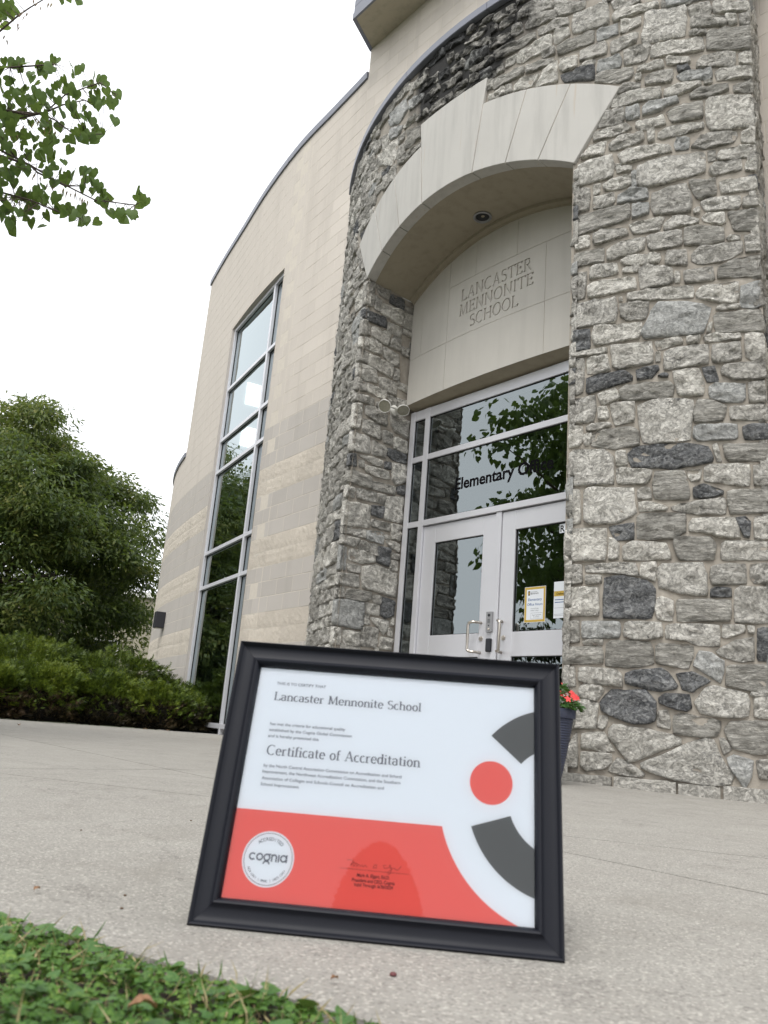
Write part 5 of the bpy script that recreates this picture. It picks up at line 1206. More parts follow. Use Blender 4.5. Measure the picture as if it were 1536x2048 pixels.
def big_tree(loc, ctr, rad, nclump, nleaf, label, name, mat, leafL, seed, group=None, trunk_r=.22):
    rg = np.random.default_rng(seed); random.seed(seed)
    t = thing(name, label, 'tree', loc, group)
    ctr = np.array(ctr, float); rad = np.array(rad, float)
    # clump centres, biased to the outer shell
    u = unit(rg.normal(size=(nclump, 3))); rr = np.where(rg.random(nclump) < .55, rg.uniform(.80, .95, nclump), rg.uniform(.2, .9, nclump)**.5); cc = ctr + u*rad*rr[:, None]*(.92+.12*np.sin(u[:, :1]*7+u[:, 1:2]*5))
    cc[:, 2] = np.maximum(cc[:, 2], .7); cc = cc[cc[:, 2] > .5]; nclump = len(cc)
    cr_ = rg.uniform(.45, .95, nclump)*rad.min()/4.4
    per = nleaf//nclump; V = []; C = np.repeat(cc, per, 0); R = np.repeat(cr_, per)[:, None]
    off = unit(rg.normal(size=C.shape))*(rg.uniform(0, 1, len(C))**.45)[:, None]; P = C + off*R*np.array([1.25, 1.25, .62])
    # sprays droop away from the clump centre
    D = unit(off*np.array([1, 1, .25]) + rg.normal(size=C.shape)*.45 + np.array([0, 0, -.35])); N_ = unit(np.array([0, 0, 1.0]) + rg.normal(size=C.shape)*.55)
    L = leafL*rg.uniform(.6, 1.4, len(C)); V, F = leaf_quads(P, D, N_, L, L*.34)
    npmesh('crown', V, F, mat, t)
    paths = []; base = Vector(loc); top = Vector(ctr) + Vector((0, 0, rad[2]*.45))
    trunk = [base+Vector((0, 0, -.1)), base.lerp(top, .25)+rv(.08), base.lerp(top, .5)+rv(.15), base.lerp(top, .75)+rv(.2), top]
    paths.append((trunk, [trunk_r, trunk_r*.8, trunk_r*.62, trunk_r*.4, trunk_r*.15]))
    for i in rg.permutation(nclump)[:min(nclump, 46)]:
        e = Vector(cc[i]); s0 = trunk[1].lerp(trunk[3], min(1, max(0, (e.z-trunk[1].z)/(max(.1, trunk[3].z-trunk[1].z))*.6)))
        mid = s0.lerp(e, .5) + Vector((0, 0, -.15*rad[2]*.3)) + rv(.15)
        paths.append(([s0, s0.lerp(mid, .6)+rv(.05), mid.lerp(e, .5)+rv(.08), e], [trunk_r*.34, trunk_r*.24, trunk_r*.14, trunk_r*.05]))
    limb_tree('trunk', M['bark'], t, paths)
    return t
big_tree((-10.2, 22.5, 0), (-11.7, 22.5, 4.1), (5.75, 4.8, 4.65), 360, 230000, 'big round dark green locust tree behind the junipers, left of the block building', 'locust_tree', M['locust'], .165, 3, trunk_r=.28)
# trees the glass looks at, outside the frame
big_tree((3.5, -19, 0), (3.5, -19, 4.5), (4.5, 4, 3.6), 60, 16000, 'leafy tree on the far side of the lawn behind the photographer', 'lawn_tree', M['locust'], .32, 8)
def cone_tree(loc, h, r, label):
    t = thing('columnar_evergreen', label, 'evergreen tree', loc); rg = np.random.default_rng(4); n = 26000
    z = rg.uniform(0, 1, n)**1.2; prof = np.sqrt(np.clip(1-z**3.2, 0, 1)); a = rg.uniform(0, 2*np.pi, n); q = r*prof*(rg.uniform(.85, 1.0, n)+.02*np.sin(a*5+z*9))
    P = np.array(loc) + np.stack([q*np.cos(a), q*np.sin(a), .15+z*(h-.3)], 1); D = np.stack([np.cos(a), np.sin(a), np.full(n, .9)], 1)+rg.normal(size=(n, 3))*.3
    V, F = leaf_quads(P, D, np.stack([np.cos(a), np.sin(a), np.zeros(n)], 1)+rg.normal(size=(n, 3))*.4, rg.uniform(.07, .15, n), rg.uniform(.03, .06, n)); npmesh('foliage', V, F, M['evergreen'], t)
    m_ = MB(); m_.tube([Vector(loc)+Vector((0, 0, -.1)), Vector(loc)+Vector((0, 0, h*.9))], [.16, .03], 8); m_.obj('trunk', M['bark'], t)
    m_ = MB(); prof = [(r*.80*math.sqrt(max(0, 1-(i/12)**3.2)), .2+i/12*(h-.5)) for i in range(13)]; m_.lathe(Vector(loc), prof, 14); m_.obj('inner_foliage', M['evergreen'], t)
big_tree((-17.5, 3.0, 0), (-17.5, 3.0, 3.4), (3.6, 4.2, 3.3), 90, 26000, 'dense leafy tree far off beyond the redbud, out of the picture at left', 'lawn_tree', M['evergreen'], .22, 15)
cone_tree((-1.42, -10.0, 0), 5.15, .82, 'dark columnar evergreen on the lawn behind the photographer')  # added out of view, to put a dark shape in the picture glass

# redbud whose branches reach in at the top left
rt_ = thing('redbud_tree', 'heart leaved tree whose leafy twigs hang in at the top left corner', 'tree', (-6.1, 4.4, 0))
def heart(C, D, N_, L):
    D = unit(D); S = unit(np.cross(D, N_)); U = np.cross(S, D); L = L[:, None]
    pts = [(0, 0, 0), (-.10, .22, .02), (.02, .44, -.02), (.30, .50, -.07), (.62, .33, -.10), (1.0, 0, -.18)]
    mids = [(0, 0, 0), (.0, 0, .03), (.15, 0, .03), (.35, 0, .02), (.65, 0, -.04), (1.0, 0, -.18)]
    ring = []
    for sg in (1, -1):
        for x, y, z in pts[1:5]: ring.append(C + L*(D*x + S*y*sg + U*z))
    base = C + L*U*.0 + L*D*.08; tip = C + L*(D*1.0 + U*-.18); m1 = C + L*(D*.35+U*.03); m2 = C+L*(D*.65-U*.04)
    V = np.stack([base, tip, m1, m2]+ring, 1).reshape(-1, 3); b = (np.arange(len(C))*12)[:, None]
    T_ = []
    for o_, sg in ((4, 1), (8, -1)):
        for tr in ((0, o_, o_+1), (0, o_+1, 2), (2, o_+1, o_+2), (2, o_+2, 3), (3, o_+2, o_+3), (3, o_+3, 1)): T_.append(tr if sg > 0 else tr[::-1])
    F = np.concatenate([b+np.array([q]) for q in T_]); return V, F
n = 19000; rg = np.random.default_rng(21); cN = 150
cc = np.array([-5.6, 4.15, 4.15]) + unit(rg.normal(size=(cN, 3)))*np.array([2.9, 3.0, 2.6])*(rg.uniform(.25, 1, cN)**.5)[:, None]
P = np.repeat(cc, n//cN, 0); off = unit(rg.normal(size=P.shape))*(rg.uniform(0, 1, len(P))**.5)[:, None]; P = P + off*np.array([.72, .72, .30])
def px_np(P):
    x, y, z = P[:, 0], P[:, 1], P[:, 2]-CAMH; yc = y*math.cos(PITCH)+z*math.sin(PITCH); zc = -y*math.sin(PITCH)+z*math.cos(PITCH); yc = np.maximum(yc, .01)
    u, v = FPX*x/yc, -FPX*zc/yc; return u*math.cos(ROLL)-v*math.sin(ROLL)+768, u*math.sin(ROLL)+v*math.cos(ROLL)+1024, yc
X, Y, yc = px_np(P); keep = ~((X > -60) & (Y < 2100) & (yc > .2) & (P[:, 1] > 0) & (Y > -900)); P = P[keep]; off = off[keep]
D = unit(off*.5 + rg.normal(size=P.shape)*.3 + np.array([0, 0, -.75])); N_ = unit(rg.normal(size=P.shape)*.6 + np.array([.3, .3, .6]))
L = rg.uniform(.075, .125, len(P)); V1, F1 = heart(P, D, N_, L)
# the visible twigs: leaf positions surveyed, each leaf at its own distance
LV = """40,140 100,140 110,125 145,150 170,165 155,140 190,150 200,165 215,185 235,190 210,205 190,210 170,215 155,190 135,180 120,200 100,190 75,165 60,150 50,175 30,185 15,195 10,120 20,215 45,225 60,250 90,240 100,255 120,250 60,205 115,170 140,205 150,265 160,275 175,275 190,275 207,265 130,280 110,285 90,290 75,300 60,305 45,295 100,305 85,315 105,310 120,345 135,350 110,335 100,340 150,350 165,345 175,355 185,345 165,362 170,375 185,385 195,375 205,385 215,395 210,410 225,425 240,430 252,438 265,425 280,410 278,395 130,430 140,440 150,430 165,435 175,445 160,420 135,420 120,415 95,400 75,415 85,430 60,420 40,425 25,420 10,400 30,400 45,390 60,380 75,385 90,375 15,415 5,435 20,440 0,350 10,340 25,345 35,335 10,320 5,300 15,290 0,270 20,265 35,255 10,245 0,225 25,240 75,220 85,205 70,190 40,205 25,130 0,140 20,160 5,180 0,160 50,125 75,130 90,150 130,160 180,185 195,190 150,230 130,225 110,225 80,260 70,275 50,270 30,275 190,255 95,265 170,255 5,25 18,20 22,10 22,30 0,35 3,15 125,0 135,0 30,310 45,320 130,360 0,380 -8,200 -10,250 -12,330 -10,400 -14,150"""
LP = []
for q in LV.split():
    x, y = map(float, q.split(',')); dist = 6.3 + random.uniform(-.35, .35); d = Vector(ray((x+random.uniform(-3, 3), y+random.uniform(-3, 3)))); LP.append(Vector(CAM)+d*dist)
LP += [p + Vector((random.gauss(0, .03), random.gauss(0, .08), random.gauss(0, .03))) for p in LP*2 if random.random() < .62]
LPn = np.array([tuple(p) for p in LP]); rg2 = np.random.default_rng(3)
view = unit(LPn - CAM); right = unit(np.cross(view, np.array([0, 0, 1.0])))
D2 = unit(np.array([0, 0, -1.0]) + rg2.normal(size=LPn.shape)*.38 + right*rg2.uniform(-.5, .75, (len(LPn), 1)))
N2 = unit(-view + rg2.normal(size=LPn.shape)*.55); edge = rg2.random(len(LPn)) < .17; N2[edge] = unit(right[edge]*.6 + rg2.normal(size=(edge.sum(), 3))*.3 + np.array([0, 0, .9]))
L2 = rg2.uniform(.058, .100, len(LPn)); C2 = LPn - D2*(L2*.45)[:, None]
V2, F2 = heart(C2, D2, N2, L2)
npmesh('crown', np.concatenate([V1, V2]), np.concatenate([F1, F2+len(V1)]), M['redbud'], rt_)
paths = []
tw = [[(-60, 100), (0, 62), (38, 30), (60, 15), (110, -15)], [(-60, 275), (0, 256), (40, 237), (90, 225), (130, 190), (200, 165), (232, 190)], [(-60, 290), (0, 300), (60, 330), (110, 360), (190, 400), (270, 410), (285, 402)], [(-60, 375), (0, 384), (60, 400), (120, 425), (165, 437)], [(-40, 215), (20, 222), (80, 228), (110, 240), (150, 270), (205, 268)], [(60, 230), (90, 225), (125, 210), (170, 200)], [(60, 330), (75, 345), (130, 372), (170, 372)], [(-40, 130), (20, 135), (90, 130), (110, 128)]]
tips = []
for line in tw:
    P_ = []
    for i, q in enumerate(line): P_.append(Vector(CAM)+Vector(ray(q))*(6.3 - .0*i)); 
    st_ = Vector((-5.6, 4.4, 4.2 if line[0][1] > 150 else 5.2)); P_ = [st_, st_.lerp(P_[0], .5)+Vector((0, .15, .12))] + P_
    nn_ = len(P_); paths.append((P_, [.03, .018]+[.009-.0065*i/(nn_-2) for i in range(nn_-2)]))
    # petioles
for p in LP:
    best = min(((q-p).length, q) for pts, r in paths for q in [a.lerp(b, k_/4) for a, b in zip(pts[2:], pts[3:]) for k_ in range(5)])
    if best[0] < .45: paths.append(([best[1], best[1].lerp(p, .5)+Vector((0, 0, -.015)), p], [.0026, .0018, .0014]))
base = Vector((-6.1, 4.4, 0)); tk = [base+Vector((0, 0, -.1)), Vector((-6.0, 4.35, 1.2)), Vector((-5.75, 4.3, 2.3)), Vector((-5.6, 4.2, 3.4)), Vector((-5.5, 4.1, 5.6))]
paths.append((tk, [.16, .13, .11, .09, .03])); random.seed(31)
for c_ in cc[::2]:
    e = Vector(c_); s0 = tk[2].lerp(tk[3], random.random()); paths.append(([s0, s0.lerp(e, .5)+rv(.12), e], [.05, .025, .006]))
limb_tree('branches', M['bark'], rt_, paths)
# seed pods hanging in bunches
PD = "40,25 48,22 36,45 40,52 50,30 55,25 10,70 13,78 75,5 82,12 98,5 105,5 66,-2 72,235 78,240 85,232 68,245 95,250 105,255 100,262 90,258 50,325 45,335 55,340 72,345 68,350 80,352 95,365 105,370 135,380 142,385 150,385 128,375 165,395 172,405 175,400 160,392 20,265 35,268 15,280 40,400 58,408 30,405 12,255 5,240 48,250 112,262 170,398"
m_ = MB(); random.seed(12)
for q in PD.split():
    x, y = map(float, q.split(',')); c_ = Vector(CAM)+Vector(ray((x, y)))*6.28; d = (Vector((random.uniform(-.35, .35), random.uniform(-.2, .2), -1))).normalized(); w_ = d.cross(Vector((random.uniform(-.5, .5), -1, 0))).normalized(); L = random.uniform(.05, .08)
    m_.add([c_, c_+d*L*.3+w_*.0075, c_+d*L, c_+d*L*.3-w_*.0075, c_+d*L*.5+Vector((0, -.003, 0))], [(0, 4, 1), (1, 4, 2), (2, 4, 3), (3, 4, 0)])
m_.obj('seed_pods', M['pod'], rt_)

# junipers
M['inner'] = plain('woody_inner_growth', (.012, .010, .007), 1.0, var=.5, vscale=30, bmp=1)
def juniper(label, mounds, n, seed, dead=.0, cat='juniper'):
    rg = np.random.default_rng(seed); c0 = np.array(mounds[0][0]); t = thing('juniper_shrub', label, 'shrub', (c0[0], c0[1], 0), 'junipers along the pavement')
    C = []; D = []
    tot = sum(r[0]*r[1] for c, r in mounds)
    for c, r in mounds:
        k_ = int(n*r[0]*r[1]/tot); u = unit(rg.normal(size=(k_, 3))); u[:, 2] = np.where(u[:, 2] < -.62, -u[:, 2]*.6, u[:, 2]); u = unit(u)
        lump = 1 + .16*np.sin(u[:, 0]*9+c[0]*3)*np.cos(u[:, 1]*8+c[1]) + .11*np.sin(u[:, 2]*13+u[:, 0]*7)
        q = rg.uniform(.74, 1.04, k_)**.7*lump; P = np.array(c)+u*np.array(r)*q[:, None]; C.append(P); D.append(u*np.array([1, 1, .4]) + rg.normal(size=u.shape)*.30 + np.array([0, 0, .30]))
    C = np.concatenate(C); D = np.concatenate(D); ok_ = C[:, 2] > .03; C, D = C[ok_], unit(D[ok_])
    def sprays(C, D, L, mat, nm):
        V = []; F = []; S = unit(np.cross(D, rg.normal(size=D.shape))); Vv = []; 
        nn_ = len(C); parts = []
        # each spray: a stem with six side tongues, slightly arched
        for k_, (al, sd, ln_) in enumerate([(.0, 0, 1.0), (.15, 1, .5), (.15, -1, .5), (.38, 1, .42), (.38, -1, .42), (.62, 1, .3), (.62, -1, .3)]):
            b = C + D*(L*al)[:, None]; dd = unit(D + S*sd*.75); tip = b + dd*(L*ln_)[:, None] - np.array([0, 0, 1])*(L*ln_*.10)[:, None]; w_ = unit(np.cross(dd, rg.normal(size=D.shape)*.3+np.cross(D, S)))*(L*.028+.0025)[:, None]
            m__ = b + (tip-b)*.45; parts.append(np.stack([b, m__+w_, tip, m__-w_], 1))
        V = np.concatenate(parts, 0).reshape(-1, 3); F = (np.arange(len(V)//4)*4)[:, None]+np.arange(4)[None]
        npmesh(nm, V, F, mat, t)
    low = C[:, 2] < (np.quantile(C[:, 2], .58)); dd_ = (low & (rg.random(len(C)) < dead)) | ((C[:, 2] < .16) & (dead > 0))
    g = ~dd_; keepg = g
    sprays(C[keepg], D[keepg], rg.uniform(.06, .17, keepg.sum()), M['juniper'], 'foliage')
    if dd_.any(): sprays(C[dd_]-D[dd_]*.03, D[dd_], rg.uniform(.05, .13, dd_.sum()), M['juniper_dead'], 'dead_foliage')
    m_ = MB(); random.seed(seed)
    for c, r in mounds:
        for k_ in range(26):
            a = random.uniform(0, 6.28); e = Vector((c[0]+r[0]*.85*math.cos(a), c[1]+r[1]*.85*math.sin(a), c[2]+r[2]*random.uniform(-.3, .7))); s0 = Vector((c[0]+r[0]*.2*math.cos(a), c[1]+r[1]*.2*math.sin(a), 0))
            e.z = max(e.z, .08); m_.tube([s0, s0.lerp(e, .5)+rv(.06)+Vector((0, 0, .06)), e], [.018, .010, .004], 5)
        # woody core, painted near-black for the shade between the sprays
    m_.obj('stems', M['twig'], t)
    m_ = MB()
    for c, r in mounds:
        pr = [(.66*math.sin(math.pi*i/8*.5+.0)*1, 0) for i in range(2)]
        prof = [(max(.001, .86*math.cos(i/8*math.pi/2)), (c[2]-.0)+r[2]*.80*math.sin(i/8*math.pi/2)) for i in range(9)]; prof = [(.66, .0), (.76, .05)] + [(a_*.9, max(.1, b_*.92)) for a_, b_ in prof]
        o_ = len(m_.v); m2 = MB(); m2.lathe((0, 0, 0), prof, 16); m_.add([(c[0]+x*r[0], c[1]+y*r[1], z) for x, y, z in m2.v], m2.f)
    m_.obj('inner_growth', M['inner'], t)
    return t
juniper('low dark juniper hedge with brown lower twigs at the far pavement edge', [((-5.25, 10.55, .22), (.95, .55, .42)), ((-4.45, 11.0, .22), (.80, .60, .42)), ((-3.75, 11.45, .20), (.75, .60, .40)), ((-3.05, 11.75, .16), (.66, .55, .36)), ((-2.62, 12.0, .12), (.42, .45, .30))], 27000, 11, .75)
juniper('bright tipped juniper mound rising behind the low juniper hedge', [((-5.2, 12.1, .42), (1.2, .8, .62)), ((-4.1, 12.6, .42), (1.1, .8, .56)), ((-3.3, 12.9, .26), (.75, .7, .40)), ((-6.4, 11.6, .36), (1.0, .8, .54))], 20000, 12)

# planted bed at the near left: leafy ground cover
bed = MB(); q0 = GL0 - GLD*14 - gn*.002; q1 = GL0+GLD*6 - gn*.002; bed.add([q0+Vector((0, 0, -.012)), q1+Vector((0, 0, -.012)), q1-gn*12+Vector((0, 0, .0)), q0-gn*12+Vector((0, 0, .0))], [(3, 2, 1, 0)]); bed.obj('planting_soil', M['loam'], kind='structure')
gc = None
def cover(n, dmax, kmin, kmax, seed, near):
    rg = np.random.default_rng(seed); Vs = []; Fs = []
    k_ = rg.uniform(kmin, kmax, n); d_ = (rg.uniform(0, 1, n)**(1.15 if near else 1.0))*dmax + .012 + .008*np.sin(k_*31) ; P = np.array(GL0)[None]+np.outer(k_, np.array(GLD))-np.outer(d_, np.array(gn))
    hgt = np.clip(.003 + d_*.11, .003, .036)*(.7+.5*np.sin(k_*23+d_*17)*np.cos(k_*9-d_*30)); P[:, 2] = hgt*rg.uniform(.15, 1.25, n)
    return P, rg
def bed_leaves():
    out = []
    for (n, dmax, k0, k1, sd, near) in ((26000, .80, -.65, 1.1, 1, True), (9000, 3.5, -6, 4, 2, False)):
        P, rg = cover(n, dmax, k0, k1, sd, near)
        # three-part clover leaves: each leaflet a small heart
        s = rg.uniform(.0032, .0078, n)*(1.0 if near else 1.8); a0 = rg.uniform(0, 6.28, n); tilt = rg.normal(size=(n, 3))*.45
        for j in range(3):
            a = a0 + j*2.094; D = np.stack([np.cos(a), np.sin(a), tilt[:, 2]*.8-.1], 1); N_ = np.array([0, 0, 1.0])+tilt
            V, F = heart(P, D, N_, s); out.append((V, F, 'clover'))
        m = n//20; idx = rg.choice(n, m, False); a = rg.uniform(0, 6.28, m); D = np.stack([np.cos(a), np.sin(a), rg.uniform(-.1, .6, m)], 1)
        V, F = heart(P[idx]+np.array([0, 0, .004]), D, np.array([0, 0, 1.0])+rg.normal(size=(m, 3))*.3, rg.uniform(.008, .021, m)*(1 if near else 1.5)); out.append((V, F, 'weed'))
        m = n//13; idx = rg.choice(n, m, False); D = unit(rg.normal(size=(m, 3))*.5+np.array([0, 0, .9])); V, F = leaf_quads(P[idx]*np.array([1, 1, .2]), D, rg.normal(size=(m, 3)), rg.uniform(.010, .028, m), rg.uniform(.0013, .0028, m), .3); out.append((V, F, 'weed'))
        m = n//4; idx = rg.choice(n, m, False); D = unit(rg.normal(size=(m, 3))+np.array([0, 0, .1])); V, F = leaf_quads(P[idx]*np.array([1, 1, .6]), D, rg.normal(size=(m, 3)), rg.uniform(.01, .035, m), rg.uniform(.001, .002, m), .3); out.append((V, F, 'straw'))
    Vs = []; Fs = []; mi = []; o_ = 0; ks = ['clover', 'weed', 'straw']
    for V, F, k_ in out: Vs.append(V); Fs.append(F+o_); o_ += len(V); mi.append(np.full(len(F), ks.index(k_), np.int32))
    o = npmesh('ground_cover', np.concatenate(Vs), np.concatenate(Fs), M['clover'], None, 'stuff')
    o.data.materials.append(M['weed']); o.data.materials.append(M['straw'])
    mi = np.concatenate(mi)
    if len(mi) == len(o.data.polygons): o.data.polygons.foreach_set('material_index', mi)
    return o
bed_leaves()
# far lawn: sparse tufts so the ground beyond is not bare
rg = np.random.default_rng(77); n = 26000
P = np.stack([rg.uniform(-30, 12, n), rg.uniform(-22, 40, n), np.full(n, -.06)], 1)
gx = (P[:, :2]-np.array(GL0)[:2])@np.array(gn)[:2]; hx = (P[:, :2]-np.array(HL0)[:2])@np.array(hn)[:2]
ok_ = ((gx < -2.5) | (hx > .8)) & ~((P[:, 0] > -2) & (P[:, 1] > 7)) & ((P[:, 0] < -5.5+0*P[:, 1]) | (P[:, 1] < 0) | (hx < 0)); P = P[ok_]; n = len(P)
V, F = leaf_quads(P, unit(rg.normal(size=(n, 3))*.5+np.array([0, 0, 1])), rg.normal(size=(n, 3)), rg.uniform(.08, .2, n), rg.uniform(.012, .03, n), .3); npmesh('lawn_grass', V, F, M['weed'], None, 'stuff')
# ------------------------------------------------------------------ planter with impatiens by the right pier
# pot: rim top right px (1152,1420); stands on the landing beside the jamb
def pot_center():
    d = ray((1088, 1425)); az = math.atan2(d[0], d[1]); dist = 4.93; return dist*math.sin(az), dist*math.cos(az)
px_, py_ = pot_center(); pz = gz(px_, py_)
rim_r = math.hypot(*(np.array(ray((1152, 1420)))[:2]*4.93/np.hypot(*ray((1152, 1420))[:2]) - np.array([px_, py_])))
rim_z = ray((1152, 1420)); rim_z = CAMH + rim_z[2]*4.93/math.hypot(rim_z[0], rim_z[1])
print('POT', px_, py_, rim_r, rim_z)
pt = thing('planter', 'dark blue ribbed plastic planter of red flowers by the right stone pier', 'planter', (px_, py_, pz))
H_ = rim_z - pz; rb = rim_r*.52
m_ = MB(); prof = [(rb*.9, 0)]; nr = 26
for i in range(nr*2+1):
    t = i/(nr*2); prof.append((rb + (rim_r*.92-rb)*t**.8 + (.004 if i % 2 else 0), t*(H_-.055)))
prof += [(rim_r*.92, H_-.055), (rim_r*.99, H_-.052), (rim_r, H_-.045), (rim_r, H_-.004), (rim_r*.985, H_), (rim_r*.90, H_), (rim_r*.89, H_-.03)]
m_.lathe((px_, py_, pz), prof, 40); smooth_angle(m_.obj('pot', M['pot'], pt), 40)
m_ = MB(); m_.lathe((px_, py_, pz), [(rim_r*.89, H_-.03), (.001, H_-.02)], 32); m_.obj('potting_soil', M['soil'], pt)
fp = thing('impatiens_plant', 'coral red impatiens in bloom in the dark blue planter', 'flowers', (px_, py_, pz+H_-.02))
rg = np.random.default_rng(9); n = 420; a = rg.uniform(0, 6.28, n); q = np.sqrt(rg.uniform(0, 1, n))*rim_r*1.12; zt = pz+H_+.14*(1-(q/(rim_r*1.2))**2)*rg.uniform(.1, 1.1, n)
P = np.stack([px_+q*np.cos(a), py_+q*np.sin(a), zt], 1); D = np.stack([np.cos(a), np.sin(a), rg.uniform(-.4, .5, n)], 1)
V, F = leaf_quads(P, D, np.array([0, 0, 1.0])+rg.normal(size=(n, 3))*.5, rg.uniform(.03, .055, n), rg.uniform(.018, .03, n)); npmesh('leaves', V, F, M['impatiens'], fp)
m_ = MB()
for i in range(60): j = rg.integers(n); m_.tube([Vector((px_, py_, pz+H_-.03)).lerp(Vector(P[j])+Vector((0, 0, -.1)), .6), Vector(P[j])], [.004, .002], 5)
m_.obj('stems', M['impatiens'], fp)
random.seed(4)
def blossom(c, nrm, r, mat, parent):
    nrm = nrm.normalized(); a = nrm.cross(Vector((.3, .2, 1))).normalized(); b = nrm.cross(a); m_ = MB()
    for k_ in range(5):
        t = k_*2*math.pi/5; d = a*math.cos(t)+b*math.sin(t); s = nrm.cross(d)
        m_.add([c, c+d*r*.5+s*r*.35+nrm*r*.12, c+d*r*.95+s*r*.22+nrm*r*.05, c+d*r, c+d*r*.95-s*r*.22+nrm*r*.05, c+d*r*.5-s*r*.35+nrm*r*.12], [(0, 1, 2, 3), (0, 3, 4, 5)])
    return m_.obj('blossom', mat, parent)
for i in range(46):
    a = random.uniform(0, 6.28); q = math.sqrt(random.random())*rim_r*1.15; z = pz+H_+.03+.13*(1-(q/(rim_r*1.25))**2)*random.uniform(.5, 1.1)
    c = Vector((px_+q*math.cos(a), py_+q*math.sin(a), z)); blossom(c, Vector((math.cos(a)*.8, math.sin(a)*.8-.5, .7)), random.uniform(.017, .025), M['petal'] if random.random() < .85 else M['petal2'], fp)
gx_, gy_ = on_ground((1156, 1557), .035)
ft = blossom(Vector((gx_, gy_, .045)), Vector((.1, -.3, 1)), .026, M['petal'], None); ft.name = 'fallen_blossom'; tag(ft, 'fallen red blossom on the pavement at the foot of the stone pier', 'fallen blossom')

# ------------------------------------------------------------------ framed certificate standing on the pavement
FA, FB = Vector((-.18657, 1.02005, 0)), Vector((.23906, .98758, 0)); FH, TILT = .34581, .27238
fu = (FB-FA); FW = fu.length; fu.normalize(); back = Vector((-fu.y, fu.x, 0)); fup = ax_z*math.cos(TILT)+back*math.sin(TILT); fn = fu.cross(fup)   # fn points to the viewer
def fr(u, v, h=0): return FA + fu*u + fup*v + fn*h + Vector((0, 0, .0012))
def fpx(px, off=-.0115):
    d = Vector(ray(px)); c = Vector(CAM); s = ((FA+fn*off+Vector((0, 0, .0012))-c).dot(fn))/d.dot(fn); X = c+d*s-FA-Vector((0, 0, .0012)); return X.dot(fu), X.dot(fup)
pf = thing('framed_certificate', 'black wooden frame holding the red and white certificate, standing on the pavement', 'picture frame', ((FA+FB)/2))
m, nt, n_, l_, b = mat_new('satin_black_frame'); b.inputs['Base Color'].default_value = (.008, .009, .014, 1); b.inputs['Specular IOR Level'].default_value = .24
g = n_.new('ShaderNodeNewGeometry'); f = noise(n_, l_, g.outputs['Position'], 900, 3, .6); bump(n_, l_, b, f, .12, .0006); f2 = noise(n_, l_, g.outputs['Position'], 12, 4); l_.new(math_(n_, l_, 'ADD', .42, math_(n_, l_, 'MULTIPLY', f2, .14)), b.inputs['Roughness'])
M['frame'] = m
PROF = [(.004, -.030), (0, -.028), (0, -.004), (.0007, -.0012), (.0018, 0), (.0030, -.0006), (.0050, -.0044), (.0064, -.0054), (.0120, -.0060), (.0198, -.0056), (.0222, -.0046), (.0246, -.0012), (.0260, -.0003), (.0276, -.0008), (.0322, -.0098), (.0322, -.0135)]
for k_ in range(4):    # four mitred mouldings
    V = []
    for end in (0, 1):
        for t, h in PROF:
            if k_ == 0: u, v = (t if end == 0 else FW-t), t
            if k_ == 1: u, v = FW-t, (t if end == 0 else FH-t)
            if k_ == 2: u, v = (FW-t if end == 0 else t), FH-t
            if k_ == 3: u, v = t, (FH-t if end == 0 else t)
            e = .00012*(1 if end == 0 else -1); 
            if k_ in (0, 2): u += e*(1 if k_ == 0 else -1)
            else: v += e*(1 if k_ == 1 else -1)
            V.append(fr(u, v, h))
    q = len(PROF); F = [(i, i+1, q+i+1, q+i) for i in range(q-1)] + [(q-1, 0, q, 2*q-1), tuple(range(q))[::-1], tuple(range(q, 2*q))]
    o = obj('moulding', V, F, M['frame'], pf); bm = bmesh.new(); bm.from_mesh(o.data); bmesh.ops.recalc_face_normals(bm, faces=bm.faces); bm.to_mesh(o.data); bm.free(); smooth_angle(o, 50)
o = obj('backing_board', [fr(u, v, h) for h in (-.0165, -.0195) for u, v in ((.02, .02), (FW-.02, .02), (FW-.02, FH-.02), (.02, FH-.02))], [(0, 1, 2, 3), (7, 6, 5, 4), (0, 4, 5, 1), (1, 5, 6, 2), (2, 6, 7, 3), (3, 7, 4, 0)], M['twig'], pf)
# easel strut behind
s0 = fr(FW*.5, FH*.72, -.0205); s1 = Vector(((FA+FB)/2)) + back*.20 + Vector((0, 0, .004)); m_ = MB(); m_.box(s0-fu*.03, fu*.06, (s1-s0), back*.003); m_.obj('easel_strut', M['black_plastic'], pf)
IN = .0322
M['cert'] = plain('certificate_paper', (.88, .90, .95), .75, spec=.2)
M['cert_red'] = plain('coral_red_print', (.90, .15, .125), .75, spec=.2); M['cert_grey'] = plain('charcoal_print', (.11, .11, .11), .75, spec=.2)
M['cert_fine'] = plain('fine_grey_ink', (.17, .17, .21), .8, spec=.2); M['cert_ink'] = plain('grey_ink', (.13, .13, .165), .8, spec=.2); M['cert_dark'] = plain('dark_ink', (.04, .02, .03), .8, spec=.2)
HP = -.0125
cert = obj('certificate', [fr(u, v, h) for h in (HP, HP-.0004) for u, v in ((IN-.004, IN-.004), (FW-IN+.004, IN-.004), (FW-IN+.004, FH-IN+.004), (IN-.004, FH-IN+.004))], [(0, 1, 2, 3), (7, 6, 5, 4), (0, 4, 5, 1), (1, 5, 6, 2), (2, 6, 7, 3), (3, 7, 4, 0)], M['cert'], pf)
U1 = FW-IN+.003; V0 = IN-.003; U0 = IN-.003
cx_, cy_ = .4280, .1722
